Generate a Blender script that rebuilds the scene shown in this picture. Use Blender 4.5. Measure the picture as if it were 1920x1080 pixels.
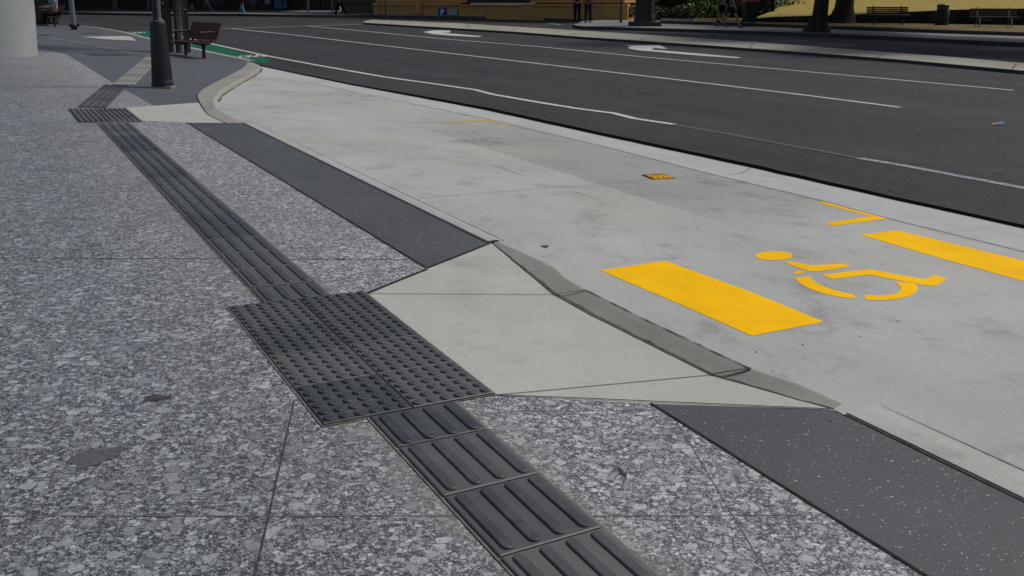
import bpy, bmesh, math, random
from mathutils import Vector, Matrix
random.seed(7)
R = math.radians
scene = bpy.context.scene
for o in list(bpy.data.objects):
    bpy.data.objects.remove(o)
COL = scene.collection

# ------------------------------------------------------------------ camera
CAM_H = 1.26111515
PITCH = 0.21157842
FPX = 1690.0                       # focal length in pixels of the 1920 wide photograph
cam_data = bpy.data.cameras.new('camera')
cam = bpy.data.objects.new('camera', cam_data)
COL.objects.link(cam)
cam.location = (0, 0, CAM_H)
cam.rotation_euler = (math.pi / 2 - PITCH, 0, 0)
cam_data.sensor_width = 36
cam_data.lens = FPX / 1920 * 36
cam_data.shift_y = -180.0 / 1920      # the photograph is cropped low out of a taller frame
cam_data.clip_start = 0.05
cam_data.clip_end = 2000
scene.camera = cam

# ------------------------------------------------------------------ light
SUN_EL, SUN_AZ = 52, 62             # azimuth measured from +y (view direction) clockwise
scene.world = bpy.data.worlds.new('World')
scene.world.use_nodes = True
wn = scene.world.node_tree.nodes
wl = scene.world.node_tree.links
for n in list(wn):
    wn.remove(n)
wo = wn.new('ShaderNodeOutputWorld')
bg = wn.new('ShaderNodeBackground')
sky = wn.new('ShaderNodeTexSky')
sky.sky_type = 'NISHITA'
sky.sun_disc = False
sky.sun_elevation = R(SUN_EL)
sky.sun_rotation = R(SUN_AZ)
sky.air_density = 1.0
sky.dust_density = 3.5
sky.ozone_density = 1.0
bg.inputs['Strength'].default_value = 0.075
wl.new(sky.outputs[0], bg.inputs[0])
wl.new(bg.outputs[0], wo.inputs[0])
sd = bpy.data.lights.new('sun', 'SUN')
sd.energy = 2.0
sd.angle = R(15)
sd.color = (1.0, 0.98, 0.94)
sun = bpy.data.objects.new('sun', sd)
COL.objects.link(sun)
sdir = Vector((math.sin(R(SUN_AZ)) * math.cos(R(SUN_EL)), math.cos(R(SUN_AZ)) * math.cos(R(SUN_EL)), math.sin(R(SUN_EL))))
sun.rotation_euler = (-sdir).to_track_quat('-Z', 'Y').to_euler()
sun.location = (0, 0, 30)
scene.view_settings.view_transform = 'Standard'
scene.view_settings.look = 'None'
scene.view_settings.gamma = 1.0
scene.view_settings.use_curve_mapping = False
scene.view_settings.exposure = 0.0
scene.render.engine = 'CYCLES'

# ------------------------------------------------------------------ the two planes of the site
# paved footpath and parking bay: falls to the road; road and everything past it: nearly level
N1 = Vector((0.057118897, 0.019642126, 0.998174142)).normalized()
N2 = Vector((0.01006378, -0.01406423, 0.99985045)).normalized()
J0 = Vector((-5.04131065, 18.25461978, -0.07073459))
J1 = Vector((3.61175236, 6.16188329, -0.32793055))
K1 = N1.dot(J0)
K2 = N2.dot(J0) + 0.028
U = Vector((0.86057891, 0.50586495, -0.05919967)).normalized()
V = Vector((0.50610412, -0.86238903, -0.01199085)).normalized()
O = Vector((-1.18299089, 3.57400281, -0.00263469))
O = O + N1 * (K1 - N1.dot(O))
CO = Vector((0, 0, CAM_H))
cp, sp = math.cos(PITCH), math.sin(PITCH)


def ray(x, y):
    F = Vector((0, cp, -sp)); UP = Vector((0, sp, cp))
    return (F * FPX + Vector((1, 0, 0)) * (x - 960) - UP * (y - 360)).normalized()


def gp(x, y, pl='A', dz=0.0):
    """survey point: spot on the site plane seen at photo position x, y"""
    d = ray(x, y)
    def hit(N, K):
        q = N.dot(d)
        if q >= -1e-6:
            return 1e9
        return (K + dz * N.z - N.dot(CO)) / q
    a = hit(N1, K1); b = hit(N2, K2)
    t = a if pl == 'A' else b if pl == 'B' else min(a, b)
    return CO + d * t


def gz(x, y, pl='B'):
    za = (K1 - N1.x * x - N1.y * y) / N1.z
    zb = (K2 - N2.x * x - N2.y * y) / N2.z
    return za if pl == 'A' else zb if pl == 'B' else max(za, zb)


def uv(u, v, h=0.0):
    return O + U * u + V * v + N1 * h


# ------------------------------------------------------------------ object helpers
def link(name, me, mat=None, parent=None):
    o = bpy.data.objects.new(name, me)
    COL.objects.link(o)
    if mat is not None:
        for m in (mat if isinstance(mat, (list, tuple)) else [mat]):
            me.materials.append(m)
    if parent is not None:
        o.parent = parent
    return o


def tag(o, label=None, cat=None, group=None, kind=None):
    if label: o['label'] = label
    if cat: o['category'] = cat
    if group: o['group'] = group
    if kind: o['kind'] = kind
    return o


def empty(name, loc, rz, label, cat, group=None, scale=1.0):
    o = bpy.data.objects.new(name, None)
    COL.objects.link(o)
    o.empty_display_size = 0.2
    o.location = loc
    o.rotation_euler = (0, 0, rz)
    o.scale = (scale,) * 3
    return tag(o, label, cat, group)


def copy_tree(o, parent=None):
    c = o.copy(); COL.objects.link(c); c.parent = parent
    for ch in list(o.children):
        copy_tree(ch, c)
    return c


class MB:
    """mesh collector"""
    def __init__(s):
        s.v = []; s.f = []; s.m = []; s.smooth = []

    def add(s, vs, fs, mi=0, sm=False):
        b = len(s.v)
        s.v += [tuple(v) for v in vs]
        for f in fs:
            s.f.append([b + i for i in f]); s.m.append(mi); s.smooth.append(sm)

    def box(s, c, d, rz=0, mi=0, bev=0.0, rx=0, ry=0):
        x, y, z = d[0] / 2, d[1] / 2, d[2] / 2
        M = Matrix.Translation(Vector(c)) @ Matrix.Rotation(rz, 4, 'Z') @ Matrix.Rotation(ry, 4, 'Y') @ Matrix.Rotation(rx, 4, 'X')
        if bev <= 0:
            vs = [M @ Vector((a * x, b * y, e * z)) for a in (-1, 1) for b in (-1, 1) for e in (-1, 1)]
            s.add(vs, [(0, 1, 3, 2), (4, 6, 7, 5), (0, 4, 5, 1), (2, 3, 7, 6), (0, 2, 6, 4), (1, 5, 7, 3)], mi)
        else:
            bm = bmesh.new()
            bmesh.ops.create_cube(bm, size=1)
            for v in bm.verts: v.co = Vector((v.co.x * 2 * x, v.co.y * 2 * y, v.co.z * 2 * z))
            bmesh.ops.bevel(bm, geom=bm.edges[:], offset=bev, segments=2, affect='EDGES', profile=0.5)
            bm.verts.index_update()
            s.add([M @ v.co for v in bm.verts], [[v.index for v in f.verts] for f in bm.faces], mi)
            bm.free()

    def lathe(s, prof, n=24, c=(0, 0, 0), mi=0, sm=True, rot=0.0, M=None, cap=True):
        vs = []
        for r, z in prof:
            for i in range(n):
                a = 2 * math.pi * i / n + rot
                p = Vector((c[0] + r * math.cos(a), c[1] + r * math.sin(a), c[2] + z))
                vs.append(M @ p if M else p)
        fs = []
        for k in range(len(prof) - 1):
            for i in range(n):
                j = (i + 1) % n
                fs.append((k * n + i, k * n + j, (k + 1) * n + j, (k + 1) * n + i))
        s.add(vs, fs, mi, sm)
        if cap:
            s.add(vs[:n], [list(range(n))[::-1]], mi)
            s.add(vs[-n:], [list(range(n))], mi)

    def tube(s, pts, rad, n=8, mi=0, sm=True, cap=True):
        pts = [Vector(p) for p in pts]
        if not isinstance(rad, (list, tuple)): rad = [rad] * len(pts)
        vs = []
        for k, p in enumerate(pts):
            d = (pts[min(k + 1, len(pts) - 1)] - pts[max(k - 1, 0)]).normalized()
            q = d.to_track_quat('Z', 'Y').to_matrix()
            for i in range(n):
                a = 2 * math.pi * i / n
                vs.append(p + q @ Vector((math.cos(a) * rad[k], math.sin(a) * rad[k], 0)))
        fs = []
        for k in range(len(pts) - 1):
            for i in range(n):
                j = (i + 1) % n
                fs.append((k * n + i, k * n + j, (k + 1) * n + j, (k + 1) * n + i))
        s.add(vs, fs, mi, sm)
        if cap:
            s.add(vs[:n], [list(range(n))[::-1]], mi)
            s.add(vs[-n:], [list(range(n))], mi)

    def prism(s, pts, up, mi=0, side=None):
        """polygon pts (3D, any order) extruded by vector up; top face at pts+up"""
        pts = [Vector(p) for p in pts]
        up = Vector(up); n = len(pts)
        s.add([p + up for p in pts], [list(range(n))], mi)
        s.add(pts, [list(range(n))[::-1]], mi)
        s.add(pts + [p + up for p in pts], [(i, (i + 1) % n, n + (i + 1) % n, n + i) for i in range(n)], mi if side is None else side)

    def poly(s, pts, mi=0):
        s.add(pts, [list(range(len(pts)))], mi)

    def build(s, name, mat, parent=None):
        me = bpy.data.meshes.new(name)
        me.from_pydata(s.v, [], s.f)
        for p, m, sm in zip(me.polygons, s.m, s.smooth):
            p.material_index = m; p.use_smooth = sm
        me.update()
        bm = bmesh.new(); bm.from_mesh(me)
        bmesh.ops.recalc_face_normals(bm, faces=bm.faces[:])
        bm.to_mesh(me); bm.free()
        return link(name, me, mat, parent)


def upfix(me):
    """open ground sheets: faces look up"""
    bm = bmesh.new(); bm.from_mesh(me)
    for f in bm.faces:
        f.normal_update()
        if f.normal.z < 0: f.normal_flip()
    bm.to_mesh(me); bm.free()


def sheet(name, pts, mat, kind='structure', parent=None, label=None, cat=None, group=None):
    me = bpy.data.meshes.new(name)
    me.from_pydata([tuple(p) for p in pts], [], [list(range(len(pts)))])
    bm = bmesh.new(); bm.from_mesh(me)
    bmesh.ops.triangulate(bm, faces=bm.faces[:], ngon_method='BEAUTY')
    bm.to_mesh(me); bm.free()
    upfix(me)
    o = link(name, me, mat, parent)
    if kind: o['kind'] = kind
    return tag(o, label, cat, group)


def ribbon_pts(pts, w, up=Vector((0, 0, 1)), side=0.5):
    pts = [Vector(p) for p in pts]
    L = []; Rr = []
    for k, p in enumerate(pts):
        d = pts[min(k + 1, len(pts) - 1)] - pts[max(k - 1, 0)]
        n = d.cross(up).normalized()
        ww = w[k] if isinstance(w, (list, tuple)) else w
        L.append(p - n * ww * side); Rr.append(p + n * ww * (1 - side))
    return L, Rr


def ribbon(mb, pts, w, mi=0, side=0.5):
    L, Rr = ribbon_pts(pts, w, side=side)
    n = len(L)
    mb.add(L + Rr, [(i, i + 1, n + i + 1, n + i) for i in range(n - 1)], mi)


def jitter_line(p0, p1, amp, step=0.25):
    p0 = Vector(p0); p1 = Vector(p1)
    n = max(2, int((p1 - p0).length / step))
    d = (p1 - p0).cross(Vector((0, 0, 1))).normalized()
    return [p0.lerp(p1, i / n) + d * random.uniform(-amp, amp) for i in range(n + 1)]


# ------------------------------------------------------------------ materials
class NT:
    def __init__(s, name):
        s.mat = bpy.data.materials.new(name)
        s.mat.use_nodes = True
        s.t = s.mat.node_tree
        s.b = s.t.nodes['Principled BSDF']
        s.geo = None

    def n(s, typ, **kw):
        nd = s.t.nodes.new(typ)
        for k, v in kw.items():
            if k in nd.inputs.keys() if isinstance(k, str) else False:
                nd.inputs[k].default_value = v
            else:
                setattr(nd, k, v)
        return nd

    def l(s, a, b):
        s.t.links.new(a, b)

    def pos(s, obj=False):
        if obj:
            return s.n('ShaderNodeTexCoord').outputs['Object']
        if s.geo is None:
            s.geo = s.n('ShaderNodeNewGeometry')
        return s.geo.outputs['Position']

    def noise(s, vec, scale, detail=4, rough=0.55, dist=0.0):
        nd = s.n('ShaderNodeTexNoise')
        nd.inputs['Scale'].default_value = scale
        nd.inputs['Detail'].default_value = detail
        nd.inputs['Roughness'].default_value = rough
        nd.inputs['Distortion'].default_value = dist
        s.l(vec, nd.inputs['Vector'])
        return nd

    def vor(s, vec, scale, feature='F1', rnd=1.0):
        nd = s.n('ShaderNodeTexVoronoi')
        nd.feature = feature
        nd.inputs['Scale'].default_value = scale
        nd.inputs['Randomness'].default_value = rnd
        s.l(vec, nd.inputs['Vector'])
        return nd

    def ramp(s, fac, stops, interp='LINEAR'):
        nd = s.n('ShaderNodeValToRGB')
        cr = nd.color_ramp
        cr.interpolation = interp
        while len(cr.elements) < len(stops):
            cr.elements.new(0.5)
        for e, (p, c) in zip(cr.elements, stops):
            e.position = p
            e.color = (c, c, c, 1) if isinstance(c, (int, float)) else (c[0], c[1], c[2], 1)
        s.l(fac, nd.inputs[0])
        return nd.outputs[0]

    def mix(s, fac, a, b, mode='MIX'):
        nd = s.n('ShaderNodeMix')
        nd.data_type = 'RGBA'
        nd.blend_type = mode
        for v, i in ((fac, 0), (a, 6), (b, 7)):
            if isinstance(v, (int, float)):
                nd.inputs[i].default_value = v if i == 0 else (v, v, v, 1)
            elif isinstance(v, (tuple, list)):
                nd.inputs[i].default_value = (v[0], v[1], v[2], 1)
            else:
                s.l(v, nd.inputs[i])
        return nd.outputs[2]

    def math(s, op, a, b=0.0, clamp=False):
        nd = s.n('ShaderNodeMath')
        nd.operation = op; nd.use_clamp = clamp
        for v, i in ((a, 0), (b, 1)):
            if isinstance(v, (int, float)): nd.inputs[i].default_value = v
            else: s.l(v, nd.inputs[i])
        return nd.outputs[0]

    def dot(s, vec, dvec, off=0.0):
        q = s.n('ShaderNodeVectorMath'); q.operation = 'DOT_PRODUCT'
        s.l(vec, q.inputs[0]); q.inputs[1].default_value = dvec
        return s.math('SUBTRACT', q.outputs['Value'], off)

    def comb(s, x, y, z=0.0):
        q = s.n('ShaderNodeCombineXYZ')
        for v, i in ((x, 0), (y, 1), (z, 2)):
            if isinstance(v, (int, float)): q.inputs[i].default_value = v
            else: s.l(v, q.inputs[i])
        return q.outputs[0]

    def vmath(s, op, a, b):
        nd = s.n('ShaderNodeVectorMath')
        nd.operation = op
        for v, i in ((a, 0), (b, 1)):
            if isinstance(v, (tuple, list)): nd.inputs[i].default_value = v
            else: s.l(v, nd.inputs[i])
        return nd.outputs[0]

    def warp(s, vec, scale, amt, detail=3):
        nz = s.noise(vec, scale, detail)
        d = s.vmath('SUBTRACT', nz.outputs['Color'], (0.5, 0.5, 0.5))
        m = s.n('ShaderNodeVectorMath'); m.operation = 'SCALE'
        s.l(d, m.inputs[0]); m.inputs['Scale'].default_value = amt
        return s.vmath('ADD', vec, m.outputs[0])

    def bump(s, h, strength, dist):
        nd = s.n('ShaderNodeBump')
        nd.inputs['Strength'].default_value = strength
        nd.inputs['Distance'].default_value = dist
        s.l(h, nd.inputs['Height'])
        s.l(nd.outputs[0], s.b.inputs['Normal'])
        return nd

    def out(s, col=None, rough=0.7, metal=0.0, spec=0.4):
        if col is not None:
            if isinstance(col, (tuple, list)): s.b.inputs['Base Color'].default_value = (*col, 1)
            else: s.l(col, s.b.inputs['Base Color'])
        if isinstance(rough, (int, float)): s.b.inputs['Roughness'].default_value = rough
        else: s.l(rough, s.b.inputs['Roughness'])
        s.b.inputs['Metallic'].default_value = metal
        s.b.inputs['Specular IOR Level'].default_value = spec
        return s.mat


def m_plain(name, col, rough=0.6, metal=0.0, spec=0.4, var=0.18, scale=6.0, obj=True):
    t = NT(name)
    p = t.pos(obj)
    nz = t.noise(p, scale, 5, 0.6)
    a = tuple(c * (1 - var) for c in col); b = tuple(min(1, c * (1 + var)) for c in col)
    c = t.ramp(nz.outputs['Fac'], [(0.3, a), (0.7, b)])
    return t.out(c, rough, metal, spec)


def m_granite():
    t = NT('flaked_granite')
    p = t.pos()
    def sepc(v):
        q = t.n('ShaderNodeSeparateColor'); t.l(v.outputs['Color'], q.inputs[0]); return q
    fn = t.noise(p, 230, 3, 0.75)
    fn3 = t.noise(t.warp(p, 60, .02), 95, 4, 0.7, 0.8)
    grain = t.mix(1.0, t.ramp(fn.outputs['Fac'], [(0.28, 0.72), (0.72, 1.2)]), t.ramp(fn3.outputs['Fac'], [(0.3, 0.58), (0.65, 1.22)]), 'MULTIPLY')
    width = t.noise(p, 70, 3, 0.6)
    def flakes(scale, wsc, wamt, off, lo, hi, edge, stretch):
        q = t.vmath('MULTIPLY', t.warp(t.vmath('ADD', p, (off, off * 1.3, 0)), wsc, wamt, 2), stretch)
        v = t.vor(q, scale); e = t.vor(q, scale, 'DISTANCE_TO_EDGE'); sp_ = sepc(v)
        col = t.mix(sp_.outputs[0], lo, hi)
        w = t.math('MULTIPLY', t.ramp(width.outputs['Fac'], [(0.35, 0.25), (0.65, 1.0)]), edge)
        dark = t.math('LESS_THAN', e.outputs['Distance'], w)
        return col, dark, sp_
    DK = (0.046, 0.050, 0.058)
    c1, d1, s1 = flakes(105, 85, 0.017, 0.0, (0.20, 0.205, 0.215), (0.52, 0.53, 0.54), 0.22, (1.0, 1.25, 1.0))
    base = t.mix(t.math('MULTIPLY', t.math('LESS_THAN', s1.outputs[1], 0.10), 0.8), c1, DK)
    base = t.mix(t.math('MULTIPLY', d1, 0.92), base, DK)
    def layer(base, keep, sc, wsc, wamt, off, lo, hi, edge, stretch):
        c, d, s_ = flakes(sc, wsc, wamt, off, lo, hi, edge, stretch)
        on = t.math('GREATER_THAN', s_.outputs[1], 1 - keep)
        full = t.mix(t.math('MULTIPLY', d, 0.8), c, (0.07, 0.07, 0.08))
        return t.mix(on, base, full)
    base = layer(base, 0.40, 64, 55, 0.018, 4.0, (0.24, 0.25, 0.26), (0.58, 0.59, 0.60), 0.12, (1.0, 1.2, 1.0))
    base = layer(base, 0.17, 29, 30, 0.024, 9.0, (0.22, 0.23, 0.232), (0.48, 0.49, 0.50), 0.08, (1.0, 1.15, 1.0))
    base = t.mix(1.0, base, grain, 'MULTIPLY')
    # fine dark curls running over everything
    nz = t.noise(t.warp(p, 50, 0.02), 165, 2, 0.5, 1.5)
    base = t.mix(t.math('MULTIPLY', t.ramp(nz.outputs['Fac'], [(0.33, 1.0), (0.38, 0.0)]), 0.55), base, DK)
    g = t.noise(p, 0.9, 6, 0.6)
    base = t.mix(1.0, base, t.ramp(g.outputs['Fac'], [(0.28, (0.80, 0.82, 0.82)), (0.5, 0.97), (0.75, (1.1, 1.1, 1.12))]), 'MULTIPLY')
    g2 = t.noise(p, 4.5, 4, 0.6)
    base = t.mix(1.0, base, t.ramp(g2.outputs['Fac'], [(0.3, (0.93, 0.93, 0.91)), (0.6, 1.0)]), 'MULTIPLY')
    # the slabs left of the guide path come from a darker batch; grout haze beside the pavers
    uu = t.math('ADD', t.dot(p, U, U.dot(O)), t.math('MULTIPLY', t.math('SUBTRACT', g2.outputs['Fac'], 0.5), 0.25))
    base = t.mix(1.0, base, t.ramp(t.math('ADD', t.math('MULTIPLY', uu, 0.5), 0.5), [(0.30, (0.79, 0.81, 0.845)), (0.55, (0.94, 0.95, 0.965)), (0.72, (1.10, 1.10, 1.11))]), 'MULTIPLY')
    hz = t.math('ABSOLUTE', t.math('SUBTRACT', uu, 0.30))
    base = t.mix(t.math('MULTIPLY', t.ramp(hz, [(0.16, 0.75), (0.27, 0.0)]), t.ramp(g2.outputs['Fac'], [(0.35, 0.2), (0.65, 0.8)])), base, (0.19, 0.188, 0.165))
    t.bump(base, 0.25, 0.0015)
    return t.out(base, 0.62, 0, 0.35)


def m_dark_terrazzo(name, c0, c1, chips=True):
    t = NT(name)
    p = t.pos()
    g = t.noise(p, 1.4, 6, 0.62)
    base = t.ramp(g.outputs['Fac'], [(0.3, c0), (0.7, c1)])
    f = t.noise(p, 160, 3, 0.7)
    base = t.mix(1.0, base, t.ramp(f.outputs['Fac'], [(0.3, 0.72), (0.7, 1.25)]), 'MULTIPLY')
    if chips:
        for sc, keep, r0, off, st in ((75, 0.07, 0.25, 0.0, 2.4), (140, 0.14, 0.32, 5.0, 2.0), (34, 0.018, 0.16, 11.0, 2.2)):
            w = t.warp(t.vmath('ADD', p, (off, off, 0)), 70, 0.014)
            w = t.vmath('MULTIPLY', w, (1.0, st, 1.0))
            vv = t.vor(w, sc)
            sep = t.n('ShaderNodeSeparateColor'); t.l(vv.outputs['Color'], sep.inputs[0])
            dens = t.noise(p, 3.0, 2)
            on = t.math('GREATER_THAN', t.math('ADD', sep.outputs[0], t.math('MULTIPLY', t.math('SUBTRACT', dens.outputs['Fac'], 0.5), 0.25)), 1 - keep)
            ins = t.math('MULTIPLY', on, t.math('LESS_THAN', vv.outputs['Distance'], t.math('MULTIPLY', t.math('POWER', sep.outputs[1], 2.2), r0 * 1.5)))
            base = t.mix(ins, base, t.mix(sep.outputs[2], (0.20, 0.21, 0.21), (0.70, 0.70, 0.68)))
        dk = t.noise(p, 70, 2, 0.5, 0.6)
        base = t.mix(t.math('MULTIPLY', t.ramp(dk.outputs['Fac'], [(0.24, 1.0), (0.30, 0.0)]), 0.6), base, (0.02, 0.02, 0.022))
    t.bump(f.outputs['Fac'], 0.15, 0.001)
    return t.out(base, 0.6, 0, 0.35)


def m_concrete(name, c, var=0.10, stain=0.30, warm=(1.04, 1.0, 0.94), scratch=True, pour=None):
    t = NT(name)
    p = t.pos()
    a = t.noise(t.warp(p, 0.8, 0.5), 0.55, 7, 0.58)
    lo = tuple(x * (1 - var) for x in c); hi = tuple(min(1, x * (1 + var)) for x in c)
    base = t.ramp(a.outputs['Fac'], [(0.32, lo), (0.68, hi)])
    b = t.noise(p, 0.45, 4, 0.5)
    base = t.mix(t.ramp(b.outputs['Fac'], [(0.40, 0.0), (0.60, 0.95)]), base, t.mix(1.0, base, warm, 'MULTIPLY'))
    if pour:
        # a later, darker pour: everything on one side of a straight joint, fading out along it
        A, B, C = pour
        d = (B - A).normalized(); nn = Vector((-d.y, d.x, 0)).normalized()
        if nn.dot(C - A) < 0: nn = -nn
        def dot(vec, off):
            q = t.n('ShaderNodeVectorMath'); q.operation = 'DOT_PRODUCT'
            t.l(p, q.inputs[0]); q.inputs[1].default_value = vec
            return t.math('SUBTRACT', q.outputs['Value'], off)
        side = dot(nn, nn.dot(A)); along = dot(d, d.dot(A))
        L_ = (B - A).length
        near = t.ramp(t.math('MULTIPLY', side, 40.0), [(0.0, 0.0), (1.0, 1.0)])
        fade = t.ramp(t.math('ADD', t.math('MULTIPLY', along, 0.5 / L_), 0.25), [(0.0, 0.0), (0.25, 1.0), (0.75, 1.0), (1.0, 0.0)])
        base = t.mix(t.math('MULTIPLY', near, fade), base, t.mix(1.0, base, (0.80, 0.81, 0.79), 'MULTIPLY'))
    s1 = t.noise(t.warp(p, 2.0, 0.35), 2.6, 8, 0.72)
    base = t.mix(1.0, base, t.ramp(s1.outputs['Fac'], [(0.26, 1 - stain), (0.46, 1.0), (0.75, 1.06)]), 'MULTIPLY')
    if scratch:
        for sc, vv_, lo_, st_ in ((1.3, (2.2, 9.0, 4.0), 0.84, 0.40), (0.8, (7.0, 2.0, 2.0), 0.90, 0.38)):
            st = t.vmath('MULTIPLY', t.warp(p, 1.2, 0.25), vv_)
            s2 = t.noise(st, sc, 7, 0.75)
            base = t.mix(1.0, base, t.ramp(s2.outputs['Fac'], [(0.24, lo_), (st_, 1.0), (0.8, 1.04)]), 'MULTIPLY')
    # small dark specks and drips
    vv = t.vor(t.warp(p, 8, 0.05), 3.2)
    sep = t.n('ShaderNodeSeparateColor'); t.l(vv.outputs['Color'], sep.inputs[0])
    r = t.math('MULTIPLY', sep.outputs[1], 0.045)
    sp_ = t.math('MULTIPLY', t.math('GREATER_THAN', sep.outputs[0], 0.5), t.math('LESS_THAN', vv.outputs['Distance'], r))
    base = t.mix(t.math('MULTIPLY', sp_, 0.75), base, (0.05, 0.05, 0.045))
    v2 = t.vor(t.warp(p, 3, 0.2), 1.1)
    sep2 = t.n('ShaderNodeSeparateColor'); t.l(v2.outputs['Color'], sep2.inputs[0])
    smear = t.math('MULTIPLY', t.math('GREATER_THAN', sep2.outputs[0], 0.45), t.ramp(v2.outputs['Distance'], [(0.0, 1.0), (0.10, 0.0)]))
    base = t.mix(t.math('MULTIPLY', smear, 0.28), base, (0.12, 0.12, 0.11))
    f = t.noise(p, 150, 4, 0.8)
    base = t.mix(1.0, base, t.ramp(f.outputs['Fac'], [(0.25, 0.80), (0.75, 1.16)]), 'MULTIPLY')
    f2 = t.noise(p, 26, 6, 0.8)
    base = t.mix(1.0, base, t.ramp(f2.outputs['Fac'], [(0.3, 0.92), (0.7, 1.07)]), 'MULTIPLY')
    t.bump(f.outputs['Fac'], 0.25, 0.0015)
    return t.out(base, 0.8, 0, 0.25)


def m_asphalt():
    t = NT('asphalt')
    p = t.pos()
    a = t.noise(p, 0.25, 6, 0.6)
    base = t.ramp(a.outputs['Fac'], [(0.3, (0.025, 0.0255, 0.027)), (0.7, (0.038, 0.0385, 0.040))])
    b = t.noise(t.vmath('MULTIPLY', t.warp(p, 0.6, 0.6), (1, 1, 1)), 1.6, 6, 0.65)
    base = t.mix(1.0, base, t.ramp(b.outputs['Fac'], [(0.3, 0.80), (0.6, 1.06), (0.8, (1.16, 1.14, 1.12))]), 'MULTIPLY')
    v = t.vor(p, 130)
    base = t.mix(1.0, base, t.ramp(v.outputs['Color'], [(0.0, 0.4), (0.5, 0.9), (0.85, 1.5), (0.96, 2.2), (1.0, 4.5)]), 'MULTIPLY')
    n2 = t.noise(p, 18, 8, 0.9)
    base = t.mix(1.0, base, t.ramp(n2.outputs['Fac'], [(0.34, 0.5), (0.66, 1.5)]), 'MULTIPLY')
    n4 = t.noise(t.warp(p, 3, 0.3), 5.5, 5, 0.7)
    base = t.mix(1.0, base, t.ramp(n4.outputs['Fac'], [(0.3, 0.78), (0.5, 1.0), (0.72, 1.18)]), 'MULTIPLY')
    trk = t.noise(t.comb(t.math('MULTIPLY', t.dot(p, (0.60, -0.80, 0)), 0.10), t.math('MULTIPLY', t.dot(p, (0.80, 0.60, 0)), 1.0)), 1.1, 4, 0.6)
    base = t.mix(1.0, base, t.ramp(trk.outputs['Fac'], [(0.35, 0.78), (0.62, 1.2)]), 'MULTIPLY')
    st = t.noise(t.warp(p, 1.5, 0.5), 1.1, 5, 0.7)
    base = t.mix(t.ramp(st.outputs['Fac'], [(0.27, 0.6), (0.33, 0.0)]), base, (0.018, 0.018, 0.018))
    t.bump(v.outputs['Distance'], 0.45, 0.004)
    return t.out(base, 0.82, 0, 0.3)


def m_paint(name, c, wear=0.3, wearcol=(0.05, 0.05, 0.05), scale=30, amt=0.5):
    t = NT(name)
    p = t.pos()
    n1 = t.noise(p, scale, 5, 0.75)
    n2 = t.noise(p, 1.7, 5, 0.6)
    base = t.mix(1.0, c, t.ramp(n2.outputs['Fac'], [(0.3, 0.84), (0.65, 1.05)]), 'MULTIPLY')
    base = t.mix(t.math('MULTIPLY', t.ramp(n1.outputs['Fac'], [(wear - 0.02, 1.0), (wear + 0.06, 0.0)]), amt), base, wearcol)
    # drag scuffs
    s = t.noise(t.vmath('MULTIPLY', t.warp(p, 2, 0.2), (3, 14, 1)), 1.5, 5, 0.7)
    base = t.mix(t.math('MULTIPLY', t.ramp(s.outputs['Fac'], [(0.27, 1.0), (0.37, 0.0)]), 0.35), base, tuple(x * 0.45 for x in c))
    return t.out(base, 0.8, 0, 0.08)


def m_tactile(name, c):
    t = NT(name)
    oi = t.n('ShaderNodeObjectInfo')
    p = t.pos()
    n1 = t.noise(p, 9, 5, 0.7)
    base = t.mix(1.0, c, t.ramp(oi.outputs['Random'], [(0.0, (0.62, 0.66, 0.74)), (0.5, (1.0, 1.0, 1.0)), (1.0, (1.45, 1.42, 1.32))]), 'MULTIPLY')
    base = t.mix(t.math('MULTIPLY', t.ramp(n1.outputs['Fac'], [(0.46, 0.0), (0.76, 1.0)]), 0.5), base, (0.115, 0.115, 0.107))
    f = t.noise(p, 140, 3, 0.7)
    base = t.mix(1.0, base, t.ramp(f.outputs['Fac'], [(0.3, 0.8), (0.7, 1.2)]), 'MULTIPLY')
    t.bump(f.outputs['Fac'], 0.15, 0.0008)
    return t.out(base, 0.5, 0, 0.4)


def m_grass(name, cs, scale=30):
    t = NT(name)
    p = t.pos()
    n1 = t.noise(p, 0.8, 5, 0.7)
    n2 = t.noise(p, scale, 4, 0.8)
    base = t.ramp(n1.outputs['Fac'], [(0.3, cs[0]), (0.55, cs[1]), (0.8, cs[2])])
    base = t.mix(1.0, base, t.ramp(n2.outputs['Fac'], [(0.3, 0.55), (0.7, 1.35)]), 'MULTIPLY')
    t.bump(n2.outputs['Fac'], 0.8, 0.03)
    return t.out(base, 0.9, 0, 0.15)


def m_leaf(name, a, b, c):
    t = NT(name)
    g = t.n('ShaderNodeNewGeometry')
    col = t.ramp(g.outputs['Random Per Island'], [(0.0, a), (0.6, b), (1.0, c)])
    m = t.out(col, 0.6, 0, 0.3)
    return m


def m_stonewall():
    t = NT('rubble_stone')
    p = t.pos(True)
    w = t.warp(p, 3, 0.15)
    v = t.vor(t.vmath('MULTIPLY', w, (1, 1, 1.5)), 4.2)
    ve = t.vor(t.vmath('MULTIPLY', w, (1, 1, 1.5)), 4.2, 'DISTANCE_TO_EDGE')
    base = t.ramp(v.outputs['Color'], [(0.0, (0.025, 0.025, 0.028)), (0.6, (0.05, 0.048, 0.05)), (1.0, (0.11, 0.105, 0.10))])
    base = t.mix(t.ramp(ve.outputs['Distance'], [(0.0, 1.0), (0.08, 0.0)]), base, (0.012, 0.011, 0.01))
    t.bump(t.ramp(ve.outputs['Distance'], [(0.0, 0.0), (0.2, 1.0)]), 1.0, 0.06)
    return t.out(base, 0.9, 0, 0.2)


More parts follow.
